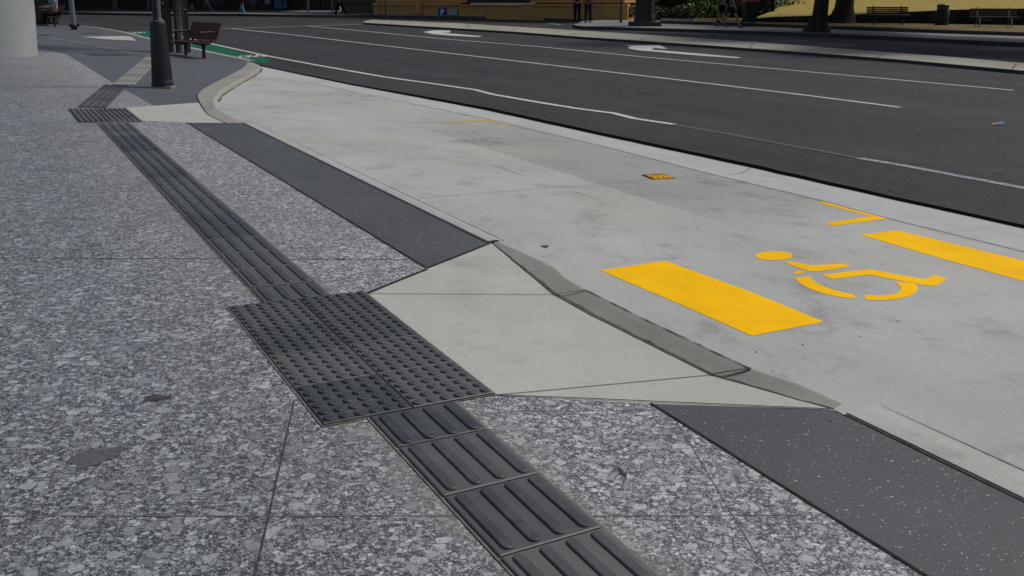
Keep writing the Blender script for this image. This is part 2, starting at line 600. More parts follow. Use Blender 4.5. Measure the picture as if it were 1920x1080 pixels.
GRAN = m_granite()
DSTRIP = m_dark_terrazzo('charcoal_terrazzo', (0.050, 0.054, 0.060), (0.074, 0.078, 0.084))
GPATH = m_dark_terrazzo('grey_paving', (0.076, 0.082, 0.092), (0.104, 0.110, 0.120), False)
BAYC = m_concrete('bay_concrete', (0.375, 0.383, 0.37), 0.12, 0.38, pour=(gp(880, 269), gp(1200, 371), gp(1200, 300)))
GUTC = m_concrete('gutter_concrete', (0.405, 0.41, 0.40), 0.08, 0.2, (1.0, 1.0, 1.0))
RAMPC = m_concrete('ramp_concrete', (0.395, 0.395, 0.365), 0.08, 0.2, (1.02, 1.0, .96))
LIPC = m_concrete('lip_concrete', (0.39, 0.395, 0.38), 0.10, 0.22)
KERBC = m_concrete('kerb_concrete', (0.30, 0.30, 0.265), 0.12, 0.25)
STRIPC = m_concrete('channel_concrete', (0.27, 0.268, 0.24), 0.12, 0.28)
MEDC = m_concrete('median_concrete', (0.30, 0.295, 0.245), 0.15, 0.3)
PATHC = m_concrete('path_concrete', (0.20, 0.20, 0.205), 0.15, 0.3)
ASPH = m_asphalt()
GROUT = m_plain('dark_joint', (0.028, 0.026, 0.022), 0.95, spec=0.1, scale=20, var=0.5, obj=False)
GROUTM = m_plain('grey_joint', (0.07, 0.068, 0.06), 0.95, spec=0.1, scale=30, var=0.6, obj=False)
DIRT = m_plain('settled_dirt', (0.10, 0.09, 0.068), 0.95, spec=0.1, scale=22, var=0.5, obj=False)
LIPLINE = m_plain('grey_lip_line', (0.26, 0.26, 0.24), 0.95, spec=0.1, scale=12, var=0.25, obj=False)
GROUTL = m_plain('soft_joint', (0.155, 0.155, 0.15), 0.95, spec=0.1, scale=20, var=0.5, obj=False)
MORTAR = m_plain('mortar', (0.17, 0.16, 0.135), 0.95, spec=0.1, scale=25, var=0.4, obj=False)
EDGE = m_plain('asphalt_edge', (0.026, 0.025, 0.023), 0.95, spec=0.1, scale=30, var=0.4, obj=False)
WHITE = m_paint('road_white', (0.58, 0.58, 0.54), 0.42, (0.1, 0.1, 0.1), 26, 0.7)
FADED = m_paint('faded_white', (0.105, 0.115, 0.125), 0.42, (0.045, 0.045, 0.045), 40, 0.8)
WORN = m_paint('worn_white', (0.36, 0.38, 0.41), 0.46, (0.1, 0.1, 0.1), 40, 0.8)
YEL = m_paint('yellow_paint', (0.98, 0.53, 0.001), 0.31, (0.50, 0.36, 0.12), 45, 0.6)
YELOLD = m_paint('faded_yellow', (0.55, 0.36, 0.10), 0.45, (0.38, 0.36, 0.3), 40, 0.8)
GREEN = m_paint('green_lane', (0.012, 0.115, 0.062), 0.3, (0.02, 0.07, 0.05), 25, 0.6)
TACT = m_tactile('charcoal_tactile', (0.068, 0.071, 0.074))
TACTB = m_tactile('charcoal_tactile_ribs', (0.038, 0.042, 0.047))
TACTL = m_tactile('pale_tactile', (0.22, 0.22, 0.20))

# ------------------------------------------------------------------ ground sheets
def P(lst, pl='A', dz=0.0):
    return [gp(x, y, pl, dz) for x, y in lst]

# base ground to the horizon
c = 600
sheet('ground', [Vector((x, y, gz(x, y, 'B') - 0.42 - 0.0)) for x, y in ((-c, -c), (c, -c), (c, c), (-c, c))], m_plain('bare_ground', (0.10, 0.10, 0.085), 0.95, obj=False, scale=0.5))

# granite footpath
ext_left = [uv(-9.0, 3.5), uv(-9.0, -18.0)]
gran_pts = P([(290, 197.5), (215, 156), (170, 128), (125, 101), (68, 90), (0, 82)]) + [uv(-9, -19.5), uv(-9, 6.0), uv(1.04, 6.0)] + \
    P([(1735, 1080), (1220, 757), (930, 741), (690, 550), (800, 503)]) + P([(350, 230), (262, 226), (234, 202)])
gran = MB(); gran.poly(gran_pts)
def joint(a, b, w=0.006, mi=1, amp=0.0015):
    ribbon(gran, [p + N1 * 0.0015 for p in jitter_line(a, b, amp)], w, mi)
joint(gp(-300, 484), gp(418, 485), 0.006)
joint(gp(520, 486), gp(762, 487), 0.006)
joint(gp(-200, 968), gp(905, 968), 0.0035, 2)
joint(gp(1095, 968), gp(1500, 966), 0.003, 2)
joint(gp(943, 771), gp(1238, 769), 0.003, 2)
joint(gp(552, 752), gp(470, 1110), 0.006)
joint(gp(-30, 1080), gp(235, 720), 0.0025, 2)
joint(gp(235, 720), gp(400, 500), 0.002, 2)
joint(gp(1268, 790), gp(1460, 1110), 0.0025, 2)
joint(gp(590, 480), gp(640, 415), 0.004, 2)
joint(gp(-100, 300), gp(205, 260), 0.01, 2)
joint(gp(-60, 175), gp(150, 160), 0.012, 2)
joint(gp(-60, 700), gp(480, 700), 0.002, 2)
o = gran.build('granite_footpath', [GRAN, GROUTM, GROUTL]); upfix(o.data); o['kind'] = 'structure'

# charcoal edging strips beside the bay
sheet('charcoal_strip', [uv(1.045, 1.47), uv(1.60, 1.745), uv(1.612, 6.0), uv(1.045, 6.0)][:0] or P([(1220, 757), (1560, 768.5), (1920, 940)]) + [uv(1.62, 6.0), uv(1.04, 6.0)] + P([(1735, 1080)]), DSTRIP)
sheet('charcoal_strip', P([(350, 230), (455, 231.5), (640, 318), (780, 387), (918, 456), (800, 503)]), DSTRIP)
mb = MB()
ribbon(mb, [p + N1 * 0.003 for p in jitter_line(gp(1220, 757), gp(1735, 1080), 0.0015)] + [uv(1.04, 6, 0.003)], 0.010)
ribbon(mb, [p + N1 * 0.003 for p in jitter_line(gp(350, 230), gp(800, 503), 0.002)], 0.013)
ribbon(mb, [p + N1 * 0.003 for p in jitter_line(gp(800, 503), gp(918, 457), 0.003)], 0.016)
ribbon(mb, [p + N1 * 0.003 for p in jitter_line(gp(690, 550), gp(800, 505), 0.003)], 0.016)
ribbon(mb, [p + N1 * 0.003 for p in jitter_line(gp(930, 741), gp(1555, 768), 0.002)], 0.006)
ribbon(mb, [p + N1 * 0.003 for p in jitter_line(gp(68, 90), gp(125, 101), 0.002)] + [p + N1 * 0.003 for p in jitter_line(gp(125, 101), gp(290, 197), 0.003)], 0.03)
ribbon(mb, [p + N1 * 0.003 for p in jitter_line(gp(290, 198), gp(372, 192), 0.003)], 0.012)
o = mb.build('paving_joint', GROUT); upfix(o.data); o['kind'] = 'structure'

# footpath beyond: grey paving round the lamp post
kerb_road = [(466, 114.5), (441, 109), (395, 99.5), (360, 91.5), (320, 83), (285, 75.5), (255, 67.5), (235, 62), (205, 56), (175, 51.5), (140, 48.5), (105, 47), (40, 46)]
grey_pts = P([(68, 90), (125, 101), (215, 156), (290, 197.5), (374, 192), (368, 179), (376, 169), (395, 158), (430, 141), (460, 124)], 'M', 0.004) + P(kerb_road, 'M', 0.006) + P([(-150, 46), (-400, 60), (-300, 82)], 'M', 0.004)
grey = MB(); grey.poly(grey_pts)
def gjoint(a, b, w, mi=1):
    ribbon(grey, [gp(x, y, 'M', 0.008) for x, y in [(a[0] + (b[0] - a[0]) * t, a[1] + (b[1] - a[1]) * t) for t in (0, .5, 1)]], w, mi)
gjoint((322, 155), (360, 166), 0.012); gjoint((350, 138), (362, 145), 0.012); gjoint((235, 111), (285, 112), 0.015)
o = grey.build('grey_footpath', [GPATH, GROUTL])
bm = bmesh.new(); bm.from_mesh(o.data)
lay = bm.verts.layers.float.new('h')
for v in bm.verts: v[lay] = v.co.z - gz(v.co.x, v.co.y, 'M'); v.co.z = 0
ga, gb = N1.x / N1.z - N2.x / N2.z, N1.y / N1.z - N2.y / N2.z
gk = K1 / N1.z - K2 / N2.z
nrm_ = Vector((ga, gb, 0)); pt_ = nrm_ * (gk / nrm_.length_squared)
bmesh.ops.triangulate(bm, faces=bm.faces[:], ngon_method='BEAUTY')
bmesh.ops.bisect_plane(bm, geom=bm.verts[:] + bm.edges[:] + bm.faces[:], plane_co=pt_, plane_no=nrm_.normalized())
for v in bm.verts: v.co.z = gz(v.co.x, v.co.y, 'M') + max(0.003, v[lay])
bm.to_mesh(o.data); bm.free()
upfix(o.data); o['kind'] = 'structure'

# pale ramps
sheet('kerb_ramp', P([(235, 202), (374, 192), (390, 215), (422, 230.5), (350, 230), (262, 226)], 'A', 0.002), RAMPC)
sheet('kerb_ramp', P([(150, 69), (235, 67.5), (246, 69), (257, 76.5), (205, 74)], 'M', 0.012), RAMPC)

# the near ramp dips to a channel along the parking bay
DD = -0.032
rb = MB()
chan_l = [((922, 456), 0.0), ((962, 490), -0.012), ((998, 520), -0.024), ((1036, 552), DD), ((1100, 588), DD), ((1210, 643), DD), ((1330, 703), DD), ((1450, 737), -0.014), ((1562, 768), 0.0)]
CL = [gp(x, y, 'A', d) for (x, y), d in chan_l]
a_, b_, g_, h_ = gp(690, 550), gp(800, 503), gp(1220, 757), gp(930, 741)
rb.add([a_, b_] + CL + [g_, h_], [(0, 1, 2), (0, 2, 3), (0, 3, 4), (0, 4, 5), (0, 5, 6), (0, 6, 7), (0, 7, 12), (7, 8, 12), (8, 9, 12), (9, 10, 12), (10, 11, 12)][:0] or
       [(0, 1, 2), (0, 2, 3), (0, 3, 4), (0, 4, 5), (0, 5, 6), (0, 6, 12), (12, 6, 7), (12, 7, 8), (12, 8, 11), (8, 9, 11), (9, 10, 11)], 0)
ribbon(rb, [gp(688, 550, 'A', .003).lerp(gp(1036, 552, 'A', DD + .003), t) for t in (0, 1)], 0.004, 1)
ribbon(rb, [gp(932, 740, 'A', .003).lerp(gp(1330, 703, 'A', DD + .003), t) for t in (0, 1)], 0.004, 1)
o = rb.build('kerb_ramp', [RAMPC, GROUT]); upfix(o.data); o['kind'] = 'structure'
chan_r = [((930, 452), 0.003), ((985, 476), 0.004), ((1040, 502), 0.004), ((1057, 520), 0.004), ((1098, 544), 0.004), ((1205, 597), 0.004), ((1300, 642), 0.004), ((1408, 692), 0.004), ((1500, 722), 0.003), ((1580, 757), 0.001)]
# resample both sides to the same count
def resample(pts, n):
    L = [0]
    for i in range(1, len(pts)): L.append(L[-1] + (pts[i] - pts[i - 1]).length)
    out = []
    for k in range(n):
        s_ = L[-1] * k / (n - 1); i = 1
        while i < len(L) - 1 and L[i] < s_: i += 1
        out.append(pts[i - 1].lerp(pts[i], (s_ - L[i - 1]) / max(1e-9, L[i] - L[i - 1])))
    return out
CR = [gp(x, y, 'A', d) for (x, y), d in chan_r]
n = 40
A_ = resample([p + Vector((0, 0, -0.008)) for p in CL], n); B_ = resample(CR, n)
ch = MB()
# curved section: low flat at the ramp side, rolling up to the bay
rows = []
for k in range(n):
    a, b = A_[k], B_[k]
    row = []
    for t, hgt in ((0, 0), (0.12, 0.04), (0.35, 0.25), (0.65, 0.62), (0.9, 0.95), (1.0, 1.0)):
        q = a.lerp(b, t); q.z = a.z + (b.z - a.z) * hgt + (0 if t in (0, 1) else 0)
        row.append(q)
    rows.append(row)
vs = [q for r_ in rows for q in r_]
ch.add(vs, [(k * 6 + j, k * 6 + j + 1, (k + 1) * 6 + j + 1, (k + 1) * 6 + j) for k in range(n - 1) for j in range(5)], 0, True)
A2 = [p + Vector((random.uniform(-.003, .003), random.uniform(-.003, .003), 0.004)) for p in A_]
ribbon(ch, [p + Vector((0, 0, .003)) for p in A2], [(.010 + .022 * math.sin(math.pi * k / 39)) * random.uniform(.85, 1.15) for k in range(len(A2))], 2, side=1)
ribbon(ch, [p + Vector((0, 0, .0055)) for p in A2], [random.uniform(.004, .009) for _ in A2], 1, side=1)
B2 = resample(CR[4:8], 24)
ribbon(ch, [p + Vector((0, random.uniform(-.003, .003), 0.003)) for p in B2], [random.uniform(0.001, 0.009) for _ in B2], 1)
ribbon(ch, [p + Vector((0, 0, 0.005)) for p in (gp(1040, 553, 'A', DD).lerp(gp(1100, 545, 'A', .004), t) for t in (0, 0.25, .5, .75, 1))], 0.007, 1)
ribbon(ch, [p + Vector((0, random.uniform(-.004, .004), 0.006)) for p in (gp(1332, 704, 'A', DD).lerp(gp(1408, 692, 'A', .004), t) for t in (0, 0.2, 0.4, 0.6, .8, 1))], 0.012, 1)
o = ch.build('drain_channel', [STRIPC, GROUTM, DIRT]); upfix(o.data); o['kind'] = 'structure'

# concrete parking bay
L1 = [(478, 139), (520, 143), (580, 156), (665, 173), (752, 191), (915, 224), (1140, 277), (1313, 322), (1395, 342), (1529, 374), (1663, 410), (1920, 473)]
L2 = [(490, 124.5), (560, 139.5), (665, 161), (790, 184), (915, 207.5), (1140, 257), (1400, 312.5), (1640, 367), (1920, 429)]
L1w = P(L1) + [gp(2400, 596)]
L2w = P(L2) + [gp(2400, 536)]
bay_pts = P([(455, 231.5), (418, 214), (403, 200), (399, 188), (412, 173), (440, 157), (466, 144)]) + L1w + [uv(4.8, 6.0), uv(1.615, 6.0)] + P([(1920, 940), (1562, 768)]) + CR[::-1] + P([(918, 455), (780, 386), (640, 317)])
bay = MB(); bay.poly([p + N1 * (K1 + 0.001 - N1.dot(p)) for p in bay_pts])
def bj(pts, w, mi=1, dz=0.004):
    ribbon(bay, [gp(x, y, 'A', dz) for x, y in pts], w, mi)
bj([(785, 371), (950, 358), (1110, 346), (1205, 337), (1340, 326)], 0.004, 1)
bj([(1160, 359), (1190, 368)], 0.004, 1)
bj([(925, 308), (982, 330)], 0.004, 1)
bj([(1072, 358), (1130, 377)], 0.004, 1)
bj([(1340, 690), (1340, 690.5)], 0.001)
bay.v = bay.v
o = bay.build('parking_bay', [BAYC, GROUTL])
bm = bmesh.new(); bm.from_mesh(o.data); bmesh.ops.triangulate(bm, faces=bm.faces[:]); bm.to_mesh(o.data); bm.free()
upfix(o.data); o['kind'] = 'structure'
# gutter slab between bay and road
gut = MB()
n = 60
LA = resample(L1w, n); LB = resample(L2w, n)
gut.add([p + N1 * 0.002 for p in LA] + [p + N1 * 0.004 for p in LB], [(i, i + 1, n + i + 1, n + i) for i in range(n - 1)], 0)
ribbon(gut, [p + N1 * 0.006 for p in resample(L1w[2:], 60)], 0.008, 1)
ribbon(gut, [gp(x, y, 'A', 0.008) for x, y in ((1367, 327), (1385, 325), (1398, 320), (1408, 314))], 0.005, 1)
o = gut.build('gutter', [GUTC, GROUT]); upfix(o.data); o['kind'] = 'structure'

# lip of the bay slab where it meets the charcoal strips
def lip(pts, w=0.115):
    mb = MB()
    base = [Vector(p) for p in pts]
    Lp, _ = ribbon_pts(base, 1.0, side=0)
    side = []
    for k, p in enumerate(base):
        d = base[min(k + 1, len(base) - 1)] - base[max(k - 1, 0)]
        side.append((d.cross(N1)).normalized() * (-1 if d.cross(N1).x < 0 else 1))
    prof = [(-0.012, -0.01, 1), (0.004, -0.006, 1), (0.006, 0.008, 0), (w * 0.75, 0.012, 0), (w, 0.010, 0), (w * 1.15, 0.004, 0), (w * 1.5, 0.0015, 0)]
    rows = [[p + s_ * a + N1 * h for a, h, m in prof] for p, s_ in zip(base, side)]
    K = len(prof)
    vs = [q for r_ in rows for q in r_]
    for j in range(K - 1):
        mb.add(vs, [(k * K + j, k * K + j + 1, (k + 1) * K + j + 1, (k + 1) * K + j) for k in range(len(base) - 1)], 1 if j < 1 else 0)
    ribbon(mb, [p + N1 * 0.0035 + s_ * -0.003 for p, s_ in zip(base, side)], [random.uniform(.005, .010) for _ in base], 1)
    ribbon(mb, [p + N1 * 0.003 + s_ * (w * 1.6) for p, s_ in zip(base, side)], [0.002 + 0.006 * abs(math.sin(k * .7)) for k in range(len(base))], 2)  # soft grey line along the bay side of the lip
    o = mb.build('bay_edge', [LIPC, GROUTM, LIPLINE]); upfix(o.data); o['kind'] = 'structure'
lip(jitter_line(gp(1585, 778), gp(1920, 940), 0.001) + [uv(1.62, 6)])
lip(jitter_line(gp(455, 231), gp(914, 455), 0.001), 0.07)

# kerb turning round the lamp post footpath
outer = [(424, 231), (389, 215), (375, 193), (369, 180), (376, 169.5), (395, 158), (430, 141), (455, 127.5), (461, 121), (456, 115), (441, 112)]
inner = [(455, 231.5), (424, 214), (404, 203), (399.5, 188), (412, 171), (435, 157), (462, 142.5), (482, 131), (488, 123.5), (474, 117), (450, 111)]
hts = [0.004, 0.02, 0.035, 0.05, 0.055, 0.055, 0.055, 0.055, 0.05, 0.045, 0.045]
kb = MB()
OP = resample([gp(x, y, 'A', 0.012 if h > 0.02 else 0.004) for (x, y), h in zip(outer, hts)], 40)
IP = resample([gp(x, y, 'A', h) for (x, y), h in zip(inner, hts)], 40)
rows = []
for k, (a, b) in enumerate(zip(OP, IP)):
    d = (b - a); d.z = 0; d.normalize()
    zb = gz(b.x, b.y, 'A')
    rows.append([a, a.lerp(b, .9) + Vector((0, 0, 0.003)), b, b + d * 0.012 + Vector((0, 0, -0.012)), Vector((b.x + d.x * .03, b.y + d.y * .03, zb - 0.02))])
vs = [q for r_ in rows for q in r_]
kb.add(vs, [(k * 5 + j, k * 5 + j + 1, (k + 1) * 5 + j + 1, (k + 1) * 5 + j) for k in range(39) for j in range(4)], 0, False)
ribbon(kb, [p + Vector((0, 0, 0.002)) for p in OP], 0.008, 1)
for k in (5, 12, 25):
    ribbon(kb, [OP[k] + Vector((0, 0, .003)), IP[k] + Vector((0, 0, .003))], 0.008, 1)
o = kb.build('kerb', [KERBC, GROUTM]); o['kind'] = 'structure'
db = MB()
fb = [Vector((r_[4].x, r_[4].y, gz(r_[4].x, r_[4].y, 'A') + 0.004)) for r_ in rows[8:36]]
ribbon(db, [p + Vector((random.uniform(-.01, .01), random.uniform(-.01, .01), 0)) for p in fb], [random.uniform(.02, .07) for _ in fb])
o = db.build('kerb_debris', m_plain('leaf_grit', (0.10, 0.085, 0.05), 0.95, scale=60, var=0.6, obj=False)); upfix(o.data); tag(o, 'line of brown grit and leaf litter along the curved kerb of the bay', 'leaf litter'); o['kind'] = 'stuff'
# kerb along the cycle lane
kl = MB()
KA = [gp(x, y, 'M', 0.014) for x, y in kerb_road]
KB = []
for k, p in enumerate(KA):
    d = KA[min(k + 1, len(KA) - 1)] - KA[max(k - 1, 0)]
    nn = d.cross(Vector((0, 0, 1))).normalized()
    KB.append(p - nn * -0.16)
kk = len(KA)
drop = [Vector((p.x, p.y, gz(p.x, p.y, 'B') - 0.03)) for p in KA]
kl.add(KB + KA + drop, [(i, i + 1, kk + i + 1, kk + i) for i in range(kk - 1)] + [(kk + i, kk + i + 1, 2 * kk + i + 1, 2 * kk + i) for i in range(kk - 1)])
o = kl.build('kerb', KERBC); o['kind'] = 'structure'

# road: asphalt slab lying 4 cm proud of the gutter
road_edge = [p + Vector((0, 0, 0.0)) for p in L2w]
def toB(p, dz=0.0):
    return Vector((p.x, p.y, gz(p.x, p.y, 'B') + dz))
edge_top = [toB(p) for p in resample(L2w, 90)]
edge_top = [p + Vector((random.uniform(-.006, .006), random.uniform(-.006, .006), 0)) for p in edge_top]
left = P([(472, 118.0), (441, 109.5), (395, 99.5), (360, 91.5), (320, 83), (285, 75.5), (255, 67.5), (235, 62), (205, 56), (175, 51.5), (140, 48.5), (105, 47), (40, 46), (-150, 46), (-900, 60)], 'B')
left = [toB(p) for p in left]
E2 = gp(2400, 536)
rp = left[::-1] + edge_top + [Vector((14, -8, gz(14, -8))), Vector((120, -8, gz(120, -8))), Vector((120, 140, gz(120, 140))), Vector((-90, 140, gz(-90, 140)))]
road = MB()
road.poly(rp)
sk = edge_top
ns = len(sk)
road.add(sk + [p + Vector((0, 0, -0.075)) for p in sk], [(i, i + 1, ns + i + 1, ns + i) for i in range(ns - 1)], 1)
ribbon(road, [p + Vector((0, 0, .003)) for p in sk], [random.uniform(.004, .016) for _ in sk], 2)
o = road.build('road', [ASPH, EDGE, m_plain('edge_crumbs', (0.10, 0.085, 0.06), 0.95, scale=60, var=0.6, obj=False)])
bm = bmesh.new(); bm.from_mesh(o.data); bmesh.ops.triangulate(bm, faces=bm.faces[:]); bm.to_mesh(o.data); bm.free()
o['kind'] = 'structure'
for f in o.data.polygons:
    pass

# ------------------------------------------------------------------ road markings
def lineB(name, pts, w, mat, dz=0.004):
    mb = MB(); ribbon(mb, [gp(x, y, 'B', dz) for x, y in pts], w)
    o = mb.build(name, mat); upfix(o.data); o['kind'] = 'structure'; return o
def fillB(name, pts, mat, dz=0.004, pl='B'):
    return sheet(name, P(pts, pl, dz), mat)
fillB('cycle_lane', [(470, 114.5), (441, 107.8), (395, 98), (360, 90), (320, 81.5), (285, 74), (255, 66.5), (240, 62.5), (228, 60), (285, 59.5), (330, 68.5), (413, 87.5), (470, 103), (500, 110), (512, 113), (495, 119)], GREEN, 0.004)
lineB('lane_line', [(285, 58.5), (330, 67), (412, 85.5), (500, 104.5), (600, 123), (720, 144), (820, 158), (890, 168), (925, 177), (1000, 190), (1080, 203), (1150, 212), (1190, 222), (1230, 228), (1265, 233)], 0.11, WHITE, 0.008)
lineB('lane_line', [(1265, 234), (1360, 250), (1440, 265), (1530, 281), (1610, 296)], 0.10, FADED)
lineB('lane_line', [(1610, 296), (1700, 311), (1800, 330), (1920, 352), (2050, 376)], 0.10, WORN)
lineB('lane_line', [(430, 53), (560, 66.5), (720, 85.5), (1000, 118), (1300, 153), (1500, 177), (1688, 201)], 0.10, WHITE)
lineB('lane_line', [(575, 48.5), (700, 60), (850, 74.5), (1000, 86.5), (1200, 106), (1400, 124), (1600, 142), (1900, 169)], 0.10, WHITE)
lineB('stop_line', [(300, 56.5), (430, 53.3), (560, 49), (695, 45)], 0.16, WHITE, 0.008)
fillB('turn_arrow', [(793, 60), (812, 56.8), (845, 57), (843, 61), (826, 61.5), (860, 64), (905, 67.8), (896, 69.2), (850, 67), (812, 64)], WHITE)
fillB('turn_arrow', [(1168, 84.3), (1185, 85), (1237, 85), (1251, 91), (1240, 91), (1228, 89.5), (1221, 93), (1300, 99.5), (1390, 107.5), (1382, 109), (1310, 104), (1230, 97), (1195, 94), (1180, 91), (1177, 88.5), (1184, 86.5)], WHITE)
# cycle symbols on the green lane
def bike(cx, cy, sx, sy, dz=0.008):
    mb = MB()
    def ell(x, y, rx, ry, w):
        ribbon(mb, [gp(cx + (x + rx * math.cos(a)) * sx, cy + (y + ry * math.sin(a)) * sy, 'B', dz) for a in [i * math.pi / 8 for i in range(17)]], w)
    ell(-0.55, 0.25, 0.38, 0.55, 0.05); ell(0.65, 0.0, 0.36, 0.45, 0.05)
    for seg in ([(-0.55, .25), (-0.2, -0.7), (0.2, 0.35), (-0.55, .25)], [(-0.2, -0.7), (0.45, -0.75), (0.2, 0.35)], [(0.35, -1.0), (0.65, 0.0)], [(-0.4, -0.9), (-0.05, -0.85)], [(-0.95, -.6), (-.5, -.7)]):
        ribbon(mb, [gp(cx + x * sx, cy + y * sy, 'B', dz) for x, y in seg], 0.045)
    o = mb.build('cycle_symbol', WHITE); upfix(o.data); o['kind'] = 'structure'
bike(472, 105.5, 24, 3.2)
bike(256, 61.6, 16, 1.6)
lineB('lane_line', [(238, 60), (284, 59)], 0.08, WHITE, 0.008)
# faded marks past the median
lineB('lane_line', [(745, 32.5), (900, 34), (1060, 40)], 0.10, WORN)
lineB('lane_line', [(990, 37.5), (1075, 39)], 0.3, WORN)
lineB('lane_line', [(515, 31), (545, 31)], 0.12, WORN)
lineB('lane_line', [(566, 28), (575, 30)], 0.2, WHITE)
lineB('lane_line', [(1028, 43.5), (1052, 46.3)], 0.1, WHITE)
lineB('lane_line', [(80, 28), (170, 28.5), (250, 30)], 0.1, WORN)
# yellow paint on the bay
def rough_edge(q, amp=0.0018, step=0.03):
    out = []
    for a, b in zip(q, q[1:] + q[:1]):
        k = max(1, int((b - a).length / step)); d = (b - a).cross(N1).normalized()
        out += [a.lerp(b, i / k) + (d * random.uniform(-amp, amp) if i else Vector()) for i in range(k)]
    return out
def fillA(name, pts, mat, dz=0.0025):
    return sheet(name, rough_edge(P(pts, 'A', dz)), mat)
fillA('yellow_block', [(1125, 506.5), (1248, 489), (1400, 544), (1545, 603), (1410, 629.5), (1270, 568)], YEL)
fillA('yellow_block', [(1612, 439.5), (1684, 432), (1800, 460), (1920, 489), (2010, 512), (2010, 556), (1920, 527), (1760, 483)], YEL)
fillA('bay_corner_mark', [(1533, 378), (1549, 379), (1600, 393), (1664, 409.5), (1650, 411.5), (1567, 423), (1549, 420), (1551, 417), (1632, 405.5), (1600, 397), (1550, 384)], YEL)
fillA('bay_corner_mark', [(836, 227), (907, 223.5), (918, 224), (962, 236), (955, 237), (912, 226.5), (838, 229.3)], YELOLD, 0.003)
fillB('kerb_mark', [(476, 118.8), (483, 119), (494, 123), (485, 123.5)], YEL, 0.012, 'A')
# wheelchair symbol, traced from its eight painted pieces
def Z4(pts):
    return [(1100 + x / 2.3415, 300 + y / 2.3415) for x, y in pts]
wc = MB()
def wpoly(pts):
    wc.poly(rough_edge([gp(x, y, 'A', 0.0025) for x, y in Z4(pts)], 0.0012, 0.04))
wpoly([(823 + 82 * math.cos(a), 420 + 20 * math.sin(a)) for a in [i * math.pi / 14 for i in range(28)]])
wpoly([(868, 447), (905, 445), (950, 455), (985, 462), (1060, 458), (1130, 454), (1158, 468), (1020, 488), (975, 488), (920, 470)])
wpoly([(905, 498), (925, 483), (962, 492), (918, 502)])
wpoly([(1030, 502), (1250, 479), (1300, 490), (1400, 508), (1482, 523), (1530, 503), (1583, 520), (1535, 553), (1480, 549), (1340, 522), (1240, 503), (1080, 522)])
def arc(pts_out, pts_in):
    wpoly(pts_out + pts_in[::-1])
arc([(912, 518), (935, 540), (975, 563), (1030, 583), (1090, 597), (1140, 605), (1180, 608)], [(980, 510), (990, 525), (1015, 542), (1050, 557), (1090, 571), (1135, 583), (1175, 590)])
arc([(1225, 614), (1290, 616), (1350, 613), (1410, 600), (1440, 585), (1456, 568), (1448, 548), (1430, 535), (1400, 538)], [(1218, 591), (1280, 595), (1330, 592), (1365, 583), (1380, 572), (1380, 560), (1370, 545), (1350, 532), (1350, 532)])
o = wc.build('wheelchair_symbol', YEL)
bm = bmesh.new(); bm.from_mesh(o.data); bmesh.ops.triangulate(bm, faces=bm.faces[:]); bm.to_mesh(o.data); bm.free(); upfix(o.data); o['kind'] = 'structure'

# ------------------------------------------------------------------ tactile pavers
def paver_mesh(kind, lv=0.3):
    mb = MB()
    a = 0.1475; h = 0.007; bv = 0.004
    l0, l1 = -lv / 2 + 0.0025, lv / 2 - 0.0025
    mb.add([(-a, l0, 0), (a, l0, 0), (a, l1, 0), (-a, l1, 0), (-a, l0, h - .002), (a, l0, h - .002), (a, l1, h - .002), (-a, l1, h - .002),
            (-a + bv, l0 + bv, h), (a - bv, l0 + bv, h), (a - bv, l1 - bv, h), (-a + bv, l1 - bv, h)],
           [(0, 1, 5, 4), (1, 2, 6, 5), (2, 3, 7, 6), (3, 0, 4, 7), (4, 5, 9, 8), (5, 6, 10, 9), (6, 7, 11, 10), (7, 4, 8, 11), (8, 9, 10, 11)])
    if kind == 'dome':
        ny = max(1, int(round(lv / 0.05)))
        for i in range(6):
            for j in range(ny):
                x = -0.125 + i * 0.05; y = l0 - 0.0025 + (j + .5) * lv / ny
                mb.lathe([(0.0178, h - .0005), (0.0165, h + .004), (0.0135, h + .006)], 16, (x, y, 0), mi=1)
    else:
        hw = 0.0175
        for i in range(4):
            x = -0.1125 + i * 0.075
            if lv < 0.29 and kind == 'barcut':
                y0, y1 = l0 + 0.002, l1 - 0.012
            else:
                y0, y1 = l0 + 0.01, l1 - 0.01
            def loop(r, z):
                pts = []
                for k in range(9):
                    ang = math.pi * k / 8
                    pts.append((x + r * math.cos(ang), y1 - hw + r * math.sin(ang), z))
                for k in range(9):
                    ang = math.pi + math.pi * k / 8
                    pts.append((x + r * math.cos(ang), y0 + hw + r * math.sin(ang), z))
                return pts
            rings = [loop(hw, h - .0005), loop(hw - .0015, h + .004), loop(hw - .0045, h + .0062)]
            m = 18
            vs = [p for r_ in rings for p in r_]
            mb.add(vs, [(r_ * m + k, r_ * m + (k + 1) % m, (r_ + 1) * m + (k + 1) % m, (r_ + 1) * m + k) for r_ in range(2) for k in range(m)], 1)
            mb.add(rings[-1], [list(range(m))], 1)
    return mb
def place(o, u, v, du=U, dv=V, h=0.0, pos=None):
    p = (uv(u, v, h) if pos is None else pos)
    # local x -> U, local y -> -V (away), local z -> N
    M = Matrix((du, -dv, du.cross(-dv))).transposed().to_4x4()
    o.matrix_world = Matrix.Translation(p) @ M
_b = paver_mesh('bar').build('tactile_paver', [TACT, TACTB])
_d = paver_mesh('dome').build('tactile_paver', [TACT, TACTB])
bar_me, dome_me = _b.data, _d.data
bpy.data.objects.remove(_b); bpy.data.objects.remove(_d)
